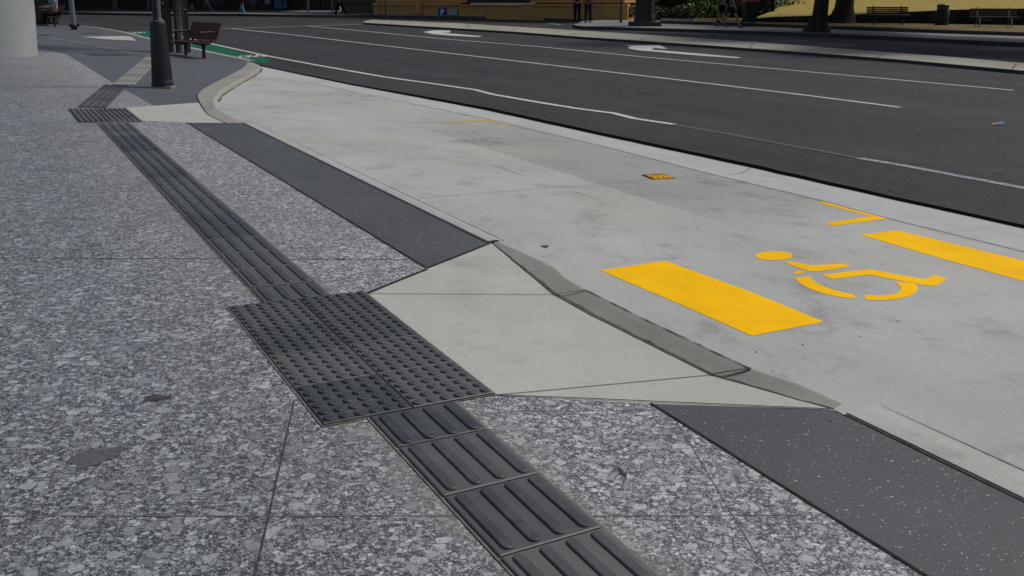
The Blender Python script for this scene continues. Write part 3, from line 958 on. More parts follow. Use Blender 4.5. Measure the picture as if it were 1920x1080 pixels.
ORD = ['first', 'second', 'third', 'fourth', 'fifth', 'sixth', 'seventh', 'eighth', 'ninth', 'tenth', 'eleventh', 'twelfth', 'thirteenth', 'fourteenth', 'fifteenth', 'sixteenth', 'seventeenth', 'eighteenth', 'nineteenth', 'twentieth', 'twenty-first', 'twenty-second', 'twenty-third', 'twenty-fourth', 'twenty-fifth', 'twenty-sixth', 'twenty-seventh', 'twenty-eighth']
def paver(me, u, v, label, group, me_mat=None, du=U, dv=V, pos=None):
    o = bpy.data.objects.new('tactile_paver', me)
    COL.objects.link(o)
    place(o, u, v, du, dv, 0.002 + random.uniform(-.0008, .0008), pos)
    tag(o, label, 'tactile paver', group)
    return o
rn = ['row farthest from the camera', 'second row from the far side', 'third row from the far side', 'row nearest the camera']
for i in range(2):
    for j in range(4):
        paver(dome_me, 0.15 + i * 0.3, 0.15 + j * 0.3, 'charcoal domed paver, %s column of the near block, %s' % (['left', 'right'][i], rn[j]), 'domed pavers of the near block')
for i in range(2):
    for j in range(4):
        paver(dome_me, 0.14 + i * 0.29, -7.0 + j * 0.27, 'small distant domed paver, %s column of the far block, %s' % (['left', 'right'][i], rn[j]), 'domed pavers of the far block')
us = 0.147 + 0.15
# toward the camera: a cut paver, then full ones
o = paver_mesh('barcut', 0.224).build('tactile_paver', [TACT, TACTB])
place(o, us, 1.2 + 0.115, h=0.002); tag(o, 'cut short ribbed paver touching the near edge of the domed block', 'tactile paver', 'ribbed pavers in the guide path')
for k in range(8):
    nm = ['ribbed paver just past the cut short one, near side of the domed block', 'second full ribbed paver toward the camera from the domed block', 'third full ribbed paver toward the camera, cut by the bottom of the photo'][k] if k < 3 else None
    if k > 3: break
    if k == 3: nm = 'fourth full ribbed paver toward the camera, at the end of the guide path'
    paver(bar_me, us, 1.4288 + 0.15 + k * 0.3, nm, 'ribbed pavers in the guide path')
# away from the camera
o = paver_mesh('barcut', 0.215).build('tactile_paver', [TACT, TACTB])
place(o, us, -0.112, h=0.002); tag(o, 'cut short ribbed paver touching the far edge of the domed block', 'tactile paver', 'ribbed pavers in the guide path')
v = -0.225 - 0.15; k = 0
while v > -5.98:
    if k < 20: lab = 'charcoal ribbed paver, %s full one beyond the near domed block' % ORD[k]
    else: lab = 'distant charcoal ribbed paver close to the far domed block'
    paver(bar_me, us, v, lab, 'ribbed pavers in the guide path'); v -= 0.3; k += 1
# mortar bed under the pavers
mo = MB()
def bed(u0, u1, v0, v1, h=0.003):
    mo.poly([uv(u0, v0, h), uv(u1, v0, h), uv(u1, v1, h), uv(u0, v1, h)])
bed(-0.006, 0.606, -0.004, 1.204); bed(0.147 - .007, 0.447 + .009, 1.204, 2.95); bed(0.147 - .006, 0.447 + .008, -6.03, -0.004); bed(-.01, .59, -7.15, -6.03)
o = mo.build('mortar_bed', MORTAR); upfix(o.data); o['kind'] = 'structure'
# guide path turning to the lamp post and on to the left
def run(px, cols, me, label, group, pl='A', endlab=''):
    p0, p1 = gp(*px[0], pl), gp(*px[1], pl)
    d = (p1 - p0); L = d.length; d.normalize()
    nrm = N1
    du = nrm.cross(d).normalized() * -1
    nn = int(L / 0.3)
    for i in range(nn + 1):
        q = p0 + d * (0.15 + i * 0.3) + Vector((0, 0, 0.007))
        if q.z < gz(q.x, q.y, 'A'): q.z = gz(q.x, q.y, 'A') + 0.007
        o = bpy.data.objects.new('tactile_paver', me); COL.objects.link(o)
        M = Matrix((du, d, du.cross(d))).transposed().to_4x4()
        o.matrix_world = Matrix.Translation(q) @ M
        tag(o, label % ORD[min(i, 27)], 'tactile paver', group)
run([(173, 202), (216, 162)], 1, bar_me, 'faint charcoal ribbed paver, %s beyond the far domed block toward the lamp post', 'ribbed pavers past the far block')
lm = bar_me.copy(); lm.materials.clear(); lm.materials.append(TACTL); lm.materials.append(TACTL)
run([(232, 160), (288, 107)], 1, lm, 'pale ribbed paver, %s in the run up to the lamp post', 'pale ribbed pavers by the lamp post')
run([(284, 108), (180, 87)], 1, lm, 'pale ribbed paver, %s in the line leading left from the lamp post', 'pale ribbed pavers leading left', 'M')
run([(176, 86), (80, 71)], 1, lm, 'pale ribbed paver, %s in the distant line toward the concrete column', 'pale ribbed pavers toward the column', 'M')
for _ in ():
    pass

# service box set in the bay
sb = empty('service_cover', gp(1235, 333) + N1 * 0.002, 0, 'small yellow painted service cover sunk in the concrete bay', 'service cover')
qq = [gp(x, y) - sb.location for x, y in ((1203, 329), (1246, 327), (1266, 334.5), (1222, 336.5))]
cc = sum(qq, Vector()) / 4
m1 = MB(); m1.prism([cc + (q - cc) * 1.0 for q in qq], (0, 0, 0.006)); m1.build('frame', EDGE, sb)
m2 = MB(); m2.prism([cc + (q - cc) * 0.88 + Vector((0.012, -0.02, 0)) for q in qq], (0, 0, 0.008)); m2.build('lid', m_paint('orange_lid', (0.95, 0.47, 0.01), 0.5, (0.16, 0.08, 0.01), 38, 0.85), sb)

def flat_lid(name, pts, mat, label, cat, pl='M', group=None):
    mb = MB(); mb.prism(P(pts, pl, 0.006), (0, 0, 0.006)); o = mb.build(name, mat); tag(o, label, cat, group); return o
DLID = m_plain('dark_lid', (0.045, 0.050, 0.062), 0.55, scale=20, obj=False)
flat_lid('pit_cover', [(158, 100), (205, 99.5), (238, 101.5), (243, 104.5), (175, 104.5)], DLID, 'large dark pit cover on the grey path left of the lamp post', 'pit cover')
flat_lid('pit_cover', [(148, 62), (170, 61.3), (192, 63), (188, 64), (160, 63.8)], DLID, 'dark pit cover beside the steel pole, behind the pale ramp', 'pit cover')
flat_lid('pit_cover', [(60, 65), (84, 64.5), (98, 66.5), (88, 68), (60, 67.8)], DLID, 'dark pit cover partly hidden behind the round concrete column', 'pit cover')

# ------------------------------------------------------------------ street lamp, column, poles, bins
BLKM = m_plain('black_paint', (0.014, 0.015, 0.017), 0.45, 0.0, 0.5)
STEEL = m_plain('galvanised', (0.20, 0.245, 0.27), 0.45, 0.35, 0.5)
GREYP = m_plain('grey_pole_paint', (0.17, 0.18, 0.18), 0.5, 0.1)
BROWNP = m_plain('rusty_post', (0.09, 0.065, 0.05), 0.7)
GREENP = m_plain('green_post', (0.05, 0.085, 0.07), 0.5)
MAROON = m_plain('maroon_slats', (0.12, 0.045, 0.030), 0.6, 0, 0.25, 0.25, 9)
CAST = m_plain('cast_iron', (0.022, 0.018, 0.018), 0.55)
FOOT = m_plain('footing', (0.22, 0.21, 0.18), 0.9)

lp = empty('street_lamp', gp(305.5, 165), R(10), 'tall black street lamp with a thick tapered fluted base on the grey path', 'street lamp', None, 0.96)
m = MB(); m.box((0, 0, 0.0), (0.295, 0.295, 0.07), bev=0.008); m.build('footing', FOOT, lp)
m = MB()
m.lathe([(0.154, 0.035), (0.158, 0.06), (0.154, 0.10), (0.146, 0.105), (0.142, 0.12), (0.108, 0.90), (0.110, 0.93), (0.100, 0.96)], 16, sm=False)
for i in range(16):
    a = 2 * math.pi * (i + 0.5) / 16
    m.tube([(0.141 * math.cos(a), 0.141 * math.sin(a), 0.12), (0.105 * math.cos(a), 0.105 * math.sin(a), 0.90)], 0.004, 6)
m.build('base', BLKM, lp)
m = MB(); m.lathe([(0.075, 0.96), (0.08, 0.975), (0.07, 0.99), (0.062, 1.0), (0.045, 4.4)], 16); m.build('pole', BLKM, lp)
m = MB(); m.lathe([(0.088, 0.955), (0.092, 0.965), (0.088, 0.975)], 20); m.build('collar', STEEL, lp)
ln = MB(); ln.lathe([(0.05, 4.4), (0.14, 4.5), (0.20, 4.9), (0.06, 5.1), (0.02, 5.2)], 12); ln.build('lantern', m_plain('lantern_glass', (0.5, 0.5, 0.46), 0.2), lp)

# big round concrete column
colb = gp(-57, 99)
cm = m_concrete('column_concrete', (0.34, 0.36, 0.355), 0.10, 0.2, (0.97, 1.0, 0.98))
m = MB(); m.lathe([(1.15, -0.1), (1.15, 0.0), (1.18, 0.7), (1.20, 3.2), (1.20, 5.5)], 64, cap=True)
o = m.build('concrete_column', cm); o.location = colb; tag(o, 'massive pale round concrete column at the left edge', 'column')

def pole(px, py, r, mat, label, h=3.2, pl='B', plate=None, cat='pole', group=None, name='pole', lean=(0, 0), extra=None):
    e = empty(name, gp(px, py, pl), 0, label, cat, group)
    m = MB(); m.tube([(0, 0, -0.03), (lean[0] * h, lean[1] * h, h)], [r, r * 0.92], 14); m.build('shaft', mat, e)
    if plate:
        m = MB(); m.lathe([(plate, 0.0), (plate, 0.02), (plate * 0.6, 0.045), (r, 0.06)], 14); m.build('base_plate', mat, e)
    if extra: extra(e)
    return e
def clamp(e):
    m = MB(); m.lathe([(0.10, 0.0), (0.10, 0.11)], 16); m.lathe([(0.155, 0.10), (0.16, 0.12), (0.16, 0.17), (0.12, 0.19)], 16)
    m.box((0.17, -0.02, 0.17), (0.06, 0.08, 0.09), bev=0.01)
    m.build('clamp_base', CAST, e)
pole(139, 56, 0.082, STEEL, 'bluish galvanised steel pole with a black clamped foot near the far kerb', 5, 'A', None, extra=clamp)
pole(578, 26.2, 0.062, GREYP, 'pale grey pole on a round plate in front of the dark shopfronts', 5, 'B', 0.13)
pole(624, 30, 0.042, GREYP, 'thin grey pole just left of the man in black trousers', 5, 'B')
pole(714.5, 37.5, 0.024, BROWNP, 'thin brown sign post at the tip of the median', 2.6, 'B', name='sign_post')
pole(724.5, 37.8, 0.05, m_plain('weathered_post', (0.085, 0.08, 0.07), 0.6), 'thick weathered post on the median next to the thin brown one', 3.5, 'B')
pole(797.5, 27.5, 0.045, GREYP, 'grey pole on the far kerb beside the person in dark shorts', 4, 'B')
pole(1110, 42.5, 0.05, m_plain('blue_pole', (0.09, 0.12, 0.15), 0.5, 0.2), 'bluish pole right behind the person in the purple top', 4, 'B')
pole(1123, 38.5, 0.088, m_plain('light_pole', (0.20, 0.21, 0.215), 0.5, 0.2), 'stout light grey signal pole right of the person in the purple top', 5, 'B', 0.2)
pole(1133, 38, 0.024, BROWNP, 'thin rusty post between the stout grey pole and the green post', 2.5, 'B', name='sign_post')
pole(1164, 48.5, 0.055, GREENP, 'green post standing at the kerb left of the dark pillar', 3, 'B')
pole(1254, 17, 0.07, GREYP, 'short grey post among the shrubs right of the dark pillar', 2.2, 'B')
pole(1297, 20, 0.06, STEEL, 'bluish grey post in front of the dark hedge', 2.4, 'B')
pole(1039, 33, 0.03, GREYP, 'low grey bollard against the tan wall beside the parking meter', 0.52, 'B', cat='bollard', name='bollard')

# parking meter / dark post with pale plate
e = empty('parking_meter', gp(1044, 33.5, 'B'), 0, 'dark parking meter box post in front of the tan wall', 'parking meter')
m = MB(); m.box((0, 0, 0.75), (0.25, 0.22, 1.5), bev=0.015); m.build('housing', BLKM, e)
m = MB(); m.box((0.02, -0.113, 0.35), (0.06, 0.012, 0.14)); m.build('panel', FOOT, e)
m = MB(); m.box((0, -0.113, 0.82), (0.14, 0.012, 0.18)); m.build('screen', FOOT, e)

# dark pillar on plinth
e = empty('dark_pillar', gp(1212, 49, 'B', .12), R(12), 'broad black pillar on a square stone plinth at the kerb', 'pillar')
m = MB(); m.box((0, 0.2, 0.07), (1.05, 0.9, 0.2), bev=0.03); m.build('plinth', m_plain('plinth_stone', (0.05, 0.05, 0.042), 0.9), e)
m = MB(); m.lathe([(0.43, 0.17), (0.42, 0.3), (0.385, 0.5), (0.38, 3.5)], 10, (0, 0.2, 0), sm=False); m.build('shaft', BLKM, e)

# utility cabinet behind the column
e = empty('utility_cabinet', gp(72, 44.5, 'A'), R(-5), 'dark olive cabinet behind the concrete column beside the far bench', 'cabinet')
m = MB(); m.box((0, 0.3, 0.6), (0.95, 0.6, 1.15), bev=0.02); m.build('body', m_plain('olive_cabinet', (0.022, 0.024, 0.020), 0.6), e)
m = MB(); m.box((0, 0.3, 0.02), (0.88, 0.54, 0.1)); m.build('base', CAST, e)
m = MB(); m.box((0.2, -0.008, 0.6), (0.5, 0.015, 0.95)); m.build('door', m_plain('olive_door', (0.028, 0.030, 0.024), 0.5), e)

def wheelie(px, py, label):
    e = empty('wheelie_bin', gp(px, py, 'B', .25), R(5), label, 'bin', None, 0.86)
    m = MB()
    w0, w1, hh = 0.24, 0.30, 0.95
    m.add([(-w0, -w0, .05), (w0, -w0, .05), (w0, w0, .05), (-w0, w0, .05), (-w1, -w1, hh), (w1, -w1, hh), (w1, w1, hh), (-w1, w1, hh)],
          [(0, 3, 2, 1), (4, 5, 6, 7), (0, 1, 5, 4), (1, 2, 6, 5), (2, 3, 7, 6), (3, 0, 4, 7)])
    m.build('body', m_plain('bin_black', (0.012, 0.012, 0.014), 0.5), e)
    m = MB(); m.box((0, 0, hh + .03), (0.66, 0.66, 0.06), bev=0.02); m.box((0, -0.02, hh + 0.08), (0.56, 0.5, 0.07), bev=0.03); m.build('lid', m_plain('bin_red', (0.30, 0.07, 0.045), 0.4), e)
    for s_ in (-1, 1):
        m = MB(); m.lathe([(0.09, -0.02), (0.09, 0.02)], 14, M=Matrix.Translation((s_ * 0.25, 0.24, 0.09)) @ Matrix.Rotation(math.pi / 2, 4, 'Y')); m.build('wheel', CAST, e)
wheelie(1405, 43.5, 'black wheelie bin with a faded red lid at the edge of the lawn')

e = empty('litter_bin', gp(1765, 46.5, 'B', .25), 0, 'dark green round litter bin standing before the stone wall', 'bin', None, 0.86)
m = MB(); m.lathe([(0.285, 0.0), (0.30, 0.05), (0.30, 0.60), (0.27, 0.68)], 24); m.build('body', m_plain('bin_green', (0.012, 0.022, 0.017), 0.5), e)
m = MB(); m.lathe([(0.24, 0.66), (0.25, 0.82), (0.27, 0.85), (0.27, 0.89), (0.20, 0.93), (0.05, 0.95)], 24); m.build('hood', m_plain('hood_green', (0.04, 0.06, 0.04), 0.5), e)

# ------------------------------------------------------------------ benches
def street_bench(loc, rz, label, L=1.55):
    """length along local x, seat faces local -y"""
    e = empty('street_bench', loc, rz, label, 'bench', 'maroon slatted benches on the footpath', 0.84)
    m = MB()
    for k in range(6):
        y = -0.46 + k * 0.085; z = 0.43 - 0.03 * math.sin((k + .5) / 6 * math.pi)
        m.box((0, y, z), (L, 0.072, 0.028), bev=0.006)
    m.build('seat', MAROON, e)
    m = MB()
    for k in range(7):
        z = 0.49 + k * 0.058; y = 0.02 + k * 0.022 + (0.02 if k == 6 else 0)
        m.box((0, y, z), (L, 0.026, 0.057), bev=0.004, rx=-0.36)
    m.box((0, 0.185, 0.885), (L + 0.03, 0.05, 0.03), bev=0.008)
    m.build('backrest', MAROON, e)
    for s_ in (-1, 1):
        x = s_ * (L / 2 - 0.32)
        m = MB()
        m.tube([(x, -0.2, 0.0), (x, -0.2, 0.2), (x, -0.2, 0.40)], [0.045, 0.040, 0.06], 10)
        m.tube([(x, -0.47, 0.40), (x, -0.2, 0.37), (x, -0.02, 0.40), (x, 0.06, 0.5), (x, 0.20, 0.86)], [0.02, 0.045, 0.04, 0.03, 0.02], 8)
        lg = m.build('leg', CAST, e)
        m = MB(); m.lathe([(0.11, 0.0), (0.10, 0.015), (0.05, 0.03)], 14, (x, -0.2, 0)); m.build('base_plate', CAST, lg)
        m = MB()
        xa = s_ * (L / 2 - 0.06)
        m.tube([(xa, 0.10, 0.66), (xa, -0.1, 0.67), (xa, -0.38, 0.66)], [0.022, 0.028, 0.03], 8)
        m.tube([(xa, -0.36, 0.65), (xa, -0.36, 0.42)], 0.016, 8)
        m.build('armrest', CAST, e)
    return e
pn, pf = gp(383, 110, 'A'), gp(355, 105.3, 'A')
dd = (pn - pf); dd.z = 0
ang = math.atan2(dd.y, dd.x)
LB_ = 1.75; half = (LB_ / 2 - 0.32) * .84
mid = (pn + pf) / 2
# legs sit at local y=-0.2; seat faces the left of the picture
def bench_at(pn, ang, label):
    ux = Vector((math.cos(ang), math.sin(ang), 0)); uy = Vector((-math.sin(ang), math.cos(ang), 0))
    loc = pn - ux * half + uy * 0.2 * .84
    loc.z = pn.z
    return street_bench(loc, ang, label, LB_)
print('bench ang', math.degrees(ang), dd.length)
bench_at(pn, ang, 'maroon slatted bench with its back to the green cycle lane')
bench_at(gp(103, 50.3, 'A'), ang, 'farther maroon slatted bench behind the concrete column, someone seated on it')

def park_bench(px, py, rz, label, legmat, L=1.85):
    e = empty('park_bench', gp(px, py, 'B', .25), rz, label, 'bench', 'timber park benches by the stone wall', 0.84)
    wood = m_plain('weathered_timber', (0.075, 0.068, 0.05), 0.8)
    m = MB()
    for k in range(4): m.box((0, 0.02 + k * 0.02, 0.52 + k * 0.085), (L, 0.03, 0.07), bev=0.006, rx=-0.2)
    m.build('backrest', wood, e)
    m = MB()
    for k in range(4): m.box((0, -0.42 + k * 0.11, 0.44), (L, 0.095, 0.035), bev=0.006)
    m.build('seat', wood, e)
    for s_ in (-1, 1):
        m = MB(); x = s_ * L * 0.34
        m.tube([(x, -0.38, 0), (x, -0.36, 0.42)], 0.035, 8); m.tube([(x, 0.08, 0), (x, -0.02, 0.42), (x, 0.12, 0.86)], 0.03, 8); m.tube([(x, -0.4, 0.41), (x, 0.0, 0.41)], 0.02, 6)
        m.build('leg', legmat, e)
park_bench(1662, 46, R(-8), 'timber park bench with dark legs left of the round litter bin', CAST)
park_bench(1860, 50, R(-8), 'timber park bench with pale legs right of the round litter bin', m_plain('pale_leg', (0.42, 0.40, 0.36), 0.6), 2.0)

# ------------------------------------------------------------------ median, islands, far pavements
KFACE = m_concrete('grimy_shaded_kerb_face', (0.075, 0.075, 0.07), 0.2, 0.4)  # dark from tyre grime, with the faces' shade put into the colour too
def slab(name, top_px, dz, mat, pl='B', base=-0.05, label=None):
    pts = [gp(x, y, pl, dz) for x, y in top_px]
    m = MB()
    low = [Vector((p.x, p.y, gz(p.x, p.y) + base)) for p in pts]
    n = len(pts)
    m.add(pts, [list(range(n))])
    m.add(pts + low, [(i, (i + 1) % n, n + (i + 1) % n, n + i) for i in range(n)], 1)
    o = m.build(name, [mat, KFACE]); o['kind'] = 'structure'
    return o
med = [(680, 42), (686, 38.5), (700, 37), (860, 43.5), (1000, 52), (1200, 64), (1400, 77.5), (1600, 93), (1750, 104), (1920, 118), (2300, 150), (2300, 168), (1920, 132.5), (1700, 112.5), (1500, 97), (1300, 83), (1100, 69.5), (960, 59), (800, 49.5), (700, 43.5)]
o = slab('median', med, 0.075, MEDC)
m = MB()
for a, b in (((660 + 300, 57.5), (967, 54)), ((1072, 66.5), (1080, 61.5)), ((1203, 75), (1212, 70)), ((1404, 90), (1414, 81)), ((1643, 108), (1655, 101)), ((1897, 130), (1906, 120)), ((880, 52), (874, 46))):
    ribbon(m, [gp(*a, 'B', 0.079), gp(*b, 'B', 0.079)], 0.02)
o = m.build('median_joint', GROUT); upfix(o.data); o['kind'] = 'structure'

isl = [(1073, 46), (1083, 44), (1090, 40), (1140, 36.5), (1240, 39.5), (1400, 44.5), (1560, 51), (1700, 57), (1920, 66), (2300, 84), (2300, 104), (1920, 80), (1780, 73.5), (1640, 66.5), (1500, 61), (1350, 56), (1240, 53), (1150, 50.5), (1090, 49)]
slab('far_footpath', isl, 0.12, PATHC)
# planted strip with a dark raised edge behind it
edg = [(1235, 37), (1400, 41.5), (1560, 48), (1640, 50), (1850, 58), (2300, 76), (2300, 70), (1850, 53), (1640, 46), (1400, 38.5), (1235, 34)]
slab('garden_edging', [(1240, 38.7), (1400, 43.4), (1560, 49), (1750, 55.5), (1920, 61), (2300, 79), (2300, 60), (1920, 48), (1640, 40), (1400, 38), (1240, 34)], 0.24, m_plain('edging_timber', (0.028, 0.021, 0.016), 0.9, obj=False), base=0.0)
VERGE = m_grass('dry_verge', [(0.12, 0.085, 0.035), (0.17, 0.125, 0.05), (0.20, 0.16, 0.06)], 14)
sheet('dry_verge', P([(1300, 40.5), (1400, 42.9), (1560, 48.5), (1750, 55), (1920, 60.5), (2300, 78), (2300, 45), (1920, 36), (1400, 34), (1300, 34)], 'B', 0.245), VERGE)

# far footpath in front of the buildings
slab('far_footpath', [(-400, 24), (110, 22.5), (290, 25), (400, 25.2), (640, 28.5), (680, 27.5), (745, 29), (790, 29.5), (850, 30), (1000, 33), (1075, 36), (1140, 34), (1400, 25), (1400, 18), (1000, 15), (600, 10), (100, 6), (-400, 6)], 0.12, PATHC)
kf = MB()
ribbon(kf, [gp(x, y, 'B', 0.126) for x, y in ((-400, 23.8), (110, 22.2), (290, 24.6), (400, 24.9), (520, 26.5))], 0.35)
o = kf.build('kerb', KERBC); upfix(o.data); o['kind'] = 'structure'

# ------------------------------------------------------------------ buildings
TAN = m_plain('tan_render', (0.58, 0.31, 0.10), 0.85, spec=0.2, scale=3, var=0.10, obj=False)
TAN2 = m_plain('tan_trim', (0.62, 0.34, 0.12), 0.8, spec=0.2, scale=3, var=0.10, obj=False)
OLIVE = m_plain('olive_render', (0.12, 0.105, 0.06), 0.85, spec=0.2, scale=3, var=0.15, obj=False)
DARKW = m_plain('shop_dark', (0.020, 0.018, 0.016), 0.6, scale=1.5, var=0.4, obj=False)
BRICKD = m_plain('stall_riser', (0.035, 0.030, 0.026), 0.7, scale=3, var=0.4, obj=False)
GLASSD = m_plain('shop_glass', (0.012, 0.014, 0.016), 0.08, spec=0.6, obj=False)

def on_line(a, b, t, h=0, back=0):
    p = a.lerp(b, t); d = (b - a); d.z = 0; d.normalize()
    nrm = Vector((-d.y, d.x, 0))
    return Vector((p.x, p.y, 0)) + nrm * back + Vector((0, 0, h))
def wallbox(m, a, b, t0, t1, h0, h1, back0, back1, mi=0):
    z = min(a.z, b.z)
    q = [on_line(a, b, t0, z + h0, back0), on_line(a, b, t1, z + h0, back0), on_line(a, b, t1, z + h0, back1), on_line(a, b, t0, z + h0, back1)]
    m.prism(q, (0, 0, h1 - h0), mi)
# tan rendered building
wa, wb = gp(700, 26, 'B', 0.12), gp(1168, 37, 'B', 0.12)
wd = (wb - wa).length
def px_t(px, py=30):
    """position along the wall line under photo column px"""
    d = ray(px, py); dx = wb - wa
    # solve CO + s*d = wa + t*dx in xy
    det = d.x * (-dx.y) - d.y * (-dx.x)
    rx, ry = wa.x - CO.x, wa.y - CO.y
    return (d.x * ry - d.y * rx) / det
tb = empty('tan_building', (0, 0, 0), 0, 'long tan rendered building with a ledge along its base behind the far footpath', 'building')
m = MB()
t1, t2, t3, t4 = px_t(797), px_t(863), px_t(990), px_t(1075)
wallbox(m, wa, wb, 0.0, 1.0, -0.4, 0.62, 0.0, 8.0)
wallbox(m, wa, wb, t2, 1.02, -0.4, 0.60, -0.18, -0.003)
m.build('wall', TAN, tb)
m = MB()
wallbox(m, wa, wb, 0.0, t2 - 0.002, 0.62, 0.74, -0.10, 0.3)
wallbox(m, wa, wb, t2 + 0.01, px_t(983), 0.603, 0.67, -0.25, 0.3)
wallbox(m, wa, wb, px_t(1000), 1.02, 0.603, 0.70, -0.25, 0.3)
m.build('ledge', TAN2, tb)
m = MB(); wallbox(m, wa, wb, 0.0, 1.0, 0.75, 5.0, 0.25, 8.0); m.build('upper_wall', TAN, tb)
m = MB(); wallbox(m, wa, wb, px_t(873), px_t(990), 0.74, 0.9, 0.18, 0.245); m.build('window', GLASSD, tb)
m = MB(); wallbox(m, wa, wb, px_t(783), px_t(792), 0.25, 1.1, -0.22, -0.003); m.build('meter_box', TAN2, tb)
m = MB(); wallbox(m, wa, wb, -0.02, 1.02, 5.0, 5.3, -0.1, 8.1); m.build('roof', OLIVE, tb)

# P sign and white notice on the tan wall
def wall_sign(px0, px1, h0, h1, mats, name, label):
    e = empty(name, (0, 0, 0), 0, label, 'sign')
    m = MB(); wallbox(m, wa, wb, px_t(px0), px_t(px1), h0, h1, -0.05, -0.01); m.build('panel', mats[0], e)
    return e
BLUE = m_plain('sign_blue', (0.01, 0.05, 0.24), 0.4, obj=False)
SWHITE = m_plain('sign_white', (0.42, 0.50, 0.52), 0.4, obj=False, var=0.05)
zt = lambda py: None
ps = wall_sign(823, 837.5, 0.10, 0.50, [BLUE], 'parking_sign', 'square blue sign with a white letter P on the tan wall')
fc = bpy.data.curves.new('letter', 'FONT'); fc.body = 'P'; fc.size = 0.38; fc.extrude = 0.004; fc.align_x = 'CENTER'; fc.offset = 0.012
tob = bpy.data.objects.new('letter', fc); COL.objects.link(tob)
dg = bpy.context.evaluated_depsgraph_get()
me = bpy.data.meshes.new_from_object(tob.evaluated_get(dg)); bpy.data.objects.remove(tob)
lo = link('letter', me, m_plain('sign_letter', (0.75, 0.78, 0.8), 0.4, var=0.02), ps)
pp = on_line(wa, wb, px_t(830.2), min(wa.z, wb.z) + 0.165, -0.06)
ddx = (wb - wa); lo.location = pp; lo.rotation_euler = (math.pi / 2, 0, math.atan2(ddx.y, ddx.x))
ns_ = wall_sign(842, 858, 0.15, 0.47, [m_plain('notice_frame', (0.30, 0.24, 0.12), 0.6, obj=False)], 'notice_board', 'small pale framed notice next to the blue P sign')
m = MB(); wallbox(m, wa, wb, px_t(842.6), px_t(857.4), 0.18, 0.44, -0.062, -0.052); m.build('sheet', SWHITE, ns_)
m = MB()
for k in range(3): wallbox(m, wa, wb, px_t(844), px_t(856), 0.23 + k * 0.07, 0.245 + k * 0.07, -0.068, -0.063)
m.build('text_line', m_plain('notice_ink', (0.12, 0.2, 0.24), 0.5, obj=False), ns_)

# olive building left of the tan one
oa, ob = gp(640, 23.5, 'B', 0.12), gp(700, 25.7, 'B', 0.12)
obd = empty('olive_building', (0, 0, 0), 0, 'olive rendered shop front between the dark arcade and the tan building', 'building')
m = MB(); wallbox(m, oa, ob, 0, 0.995, -0.4, 5.2, 0.0, 8.0); m.build('wall', OLIVE, obd)
m = MB(); wallbox(m, oa, ob, 0, 0.995, 0.52, 0.62, -0.09, -0.003); m.build('ledge', OLIVE, obd)

# dark arcade of shops on the far left
sa, sb_ = gp(-700, 13.5, 'B', 0.12), gp(640, 19.5, 'B', 0.12)
sh = empty('shop_arcade', (0, 0, 0), 0, 'dark row of shopfronts under a deep awning across the side street', 'building')
def st(px, py=15):
    d = ray(px, py); dx = sb_ - sa
    det = d.x * (-dx.y) - d.y * (-dx.x)
    rx, ry = sa.x - CO.x, sa.y - CO.y
    return (d.x * ry - d.y * rx) / det
m = MB(); wallbox(m, sa, sb_, -0.05, 0.998, -0.4, 6.5, 0.3, 9.0); m.build('wall', DARKW, sh)
m = MB(); wallbox(m, sa, sb_, -0.05, 0.998, -0.1, 0.28, 0.0, 0.297); m.build('stall_riser', BRICKD, sh)
for a, b in ((90, 130), (150, 205), (225, 265), (300, 345), (365, 430), (440, 490), (545, 600)):
    m = MB(); wallbox(m, sa, sb_, st(a), st(b), 0.30, 2.4, 0.22, 0.29); w_ = m.build('window', GLASSD, sh)
    m = MB(); wallbox(m, sa, sb_, st(a) - 0.002, st(a), 0.28, 2.4, 0.16, 0.29); m.build('frame', BRICKD, w_)
for a, b, mt in ((212, 222, m_plain('tan_jamb', (0.14, 0.11, 0.08), 0.7, obj=False)), (277, 282, m_plain('pale_jamb', (0.16, 0.17, 0.17), 0.6, obj=False)), (603, 640, BRICKD)):
    m = MB(); wallbox(m, sa, sb_, st(a), min(0.997, st(b)), -0.05, 3.0, -0.12, -0.003); m.build('pillar', mt, sh)
m = MB(); wallbox(m, sa, sb_, -0.05, 0.99, 3.0, 3.25, -4.2, 0.2); m.build('awning', DARKW, sh)
# poster box and small white notice in the arcade
pb = empty('poster_case', (0, 0, 0), 0, 'bright blue poster case with a dark figure in the dark arcade', 'poster')
m = MB(); wallbox(m, sa, sb_, st(513.5), st(539.5), 0.10, 1.5, -0.16, -0.06); m.build('case', BLKM, pb)
m = MB(); wallbox(m, sa, sb_, st(515), st(538), 0.14, 1.45, -0.175, -0.163); m.build('picture', m_plain('poster_blue', (0.02, 0.16, 0.36), 0.4, var=0.4, scale=4, obj=False), pb)
m = MB()
q0 = on_line(sa, sb_, st(527), min(sa.z, sb_.z) + 0.72, -0.18)
ax_ = (sb_ - sa).normalized()
for sx, sz, rx, rz_ in ((0, 0, .16, .2), (.12, -.2, .07, .22), (-.15, .1, .18, .08), (.02, .3, .08, .1)):
    m.poly([q0 + ax_ * (sx + rx * math.cos(a)) + Vector((0, 0, sz + rz_ * math.sin(a))) for a in [i * math.pi / 8 for i in range(16)]])
m.build('figure', m_plain('poster_figure', (0.03, 0.02, 0.02), 0.5, obj=False), pb)
nb = empty('shop_notice', (0, 0, 0), 0, 'small white notice left of the bright blue poster', 'sign')
m = MB(); wallbox(m, sa, sb_, st(497), st(508), 0.36, 0.75, -0.1, -0.06); m.build('sheet', m_plain('notice_white', (0.30, 0.34, 0.37), 0.5, obj=False), nb)
m = MB(); wallbox(m, sa, sb_, st(492), st(512), 0.27, 0.30, -0.12, -0.05); m.build('shelf', GREYP, nb)

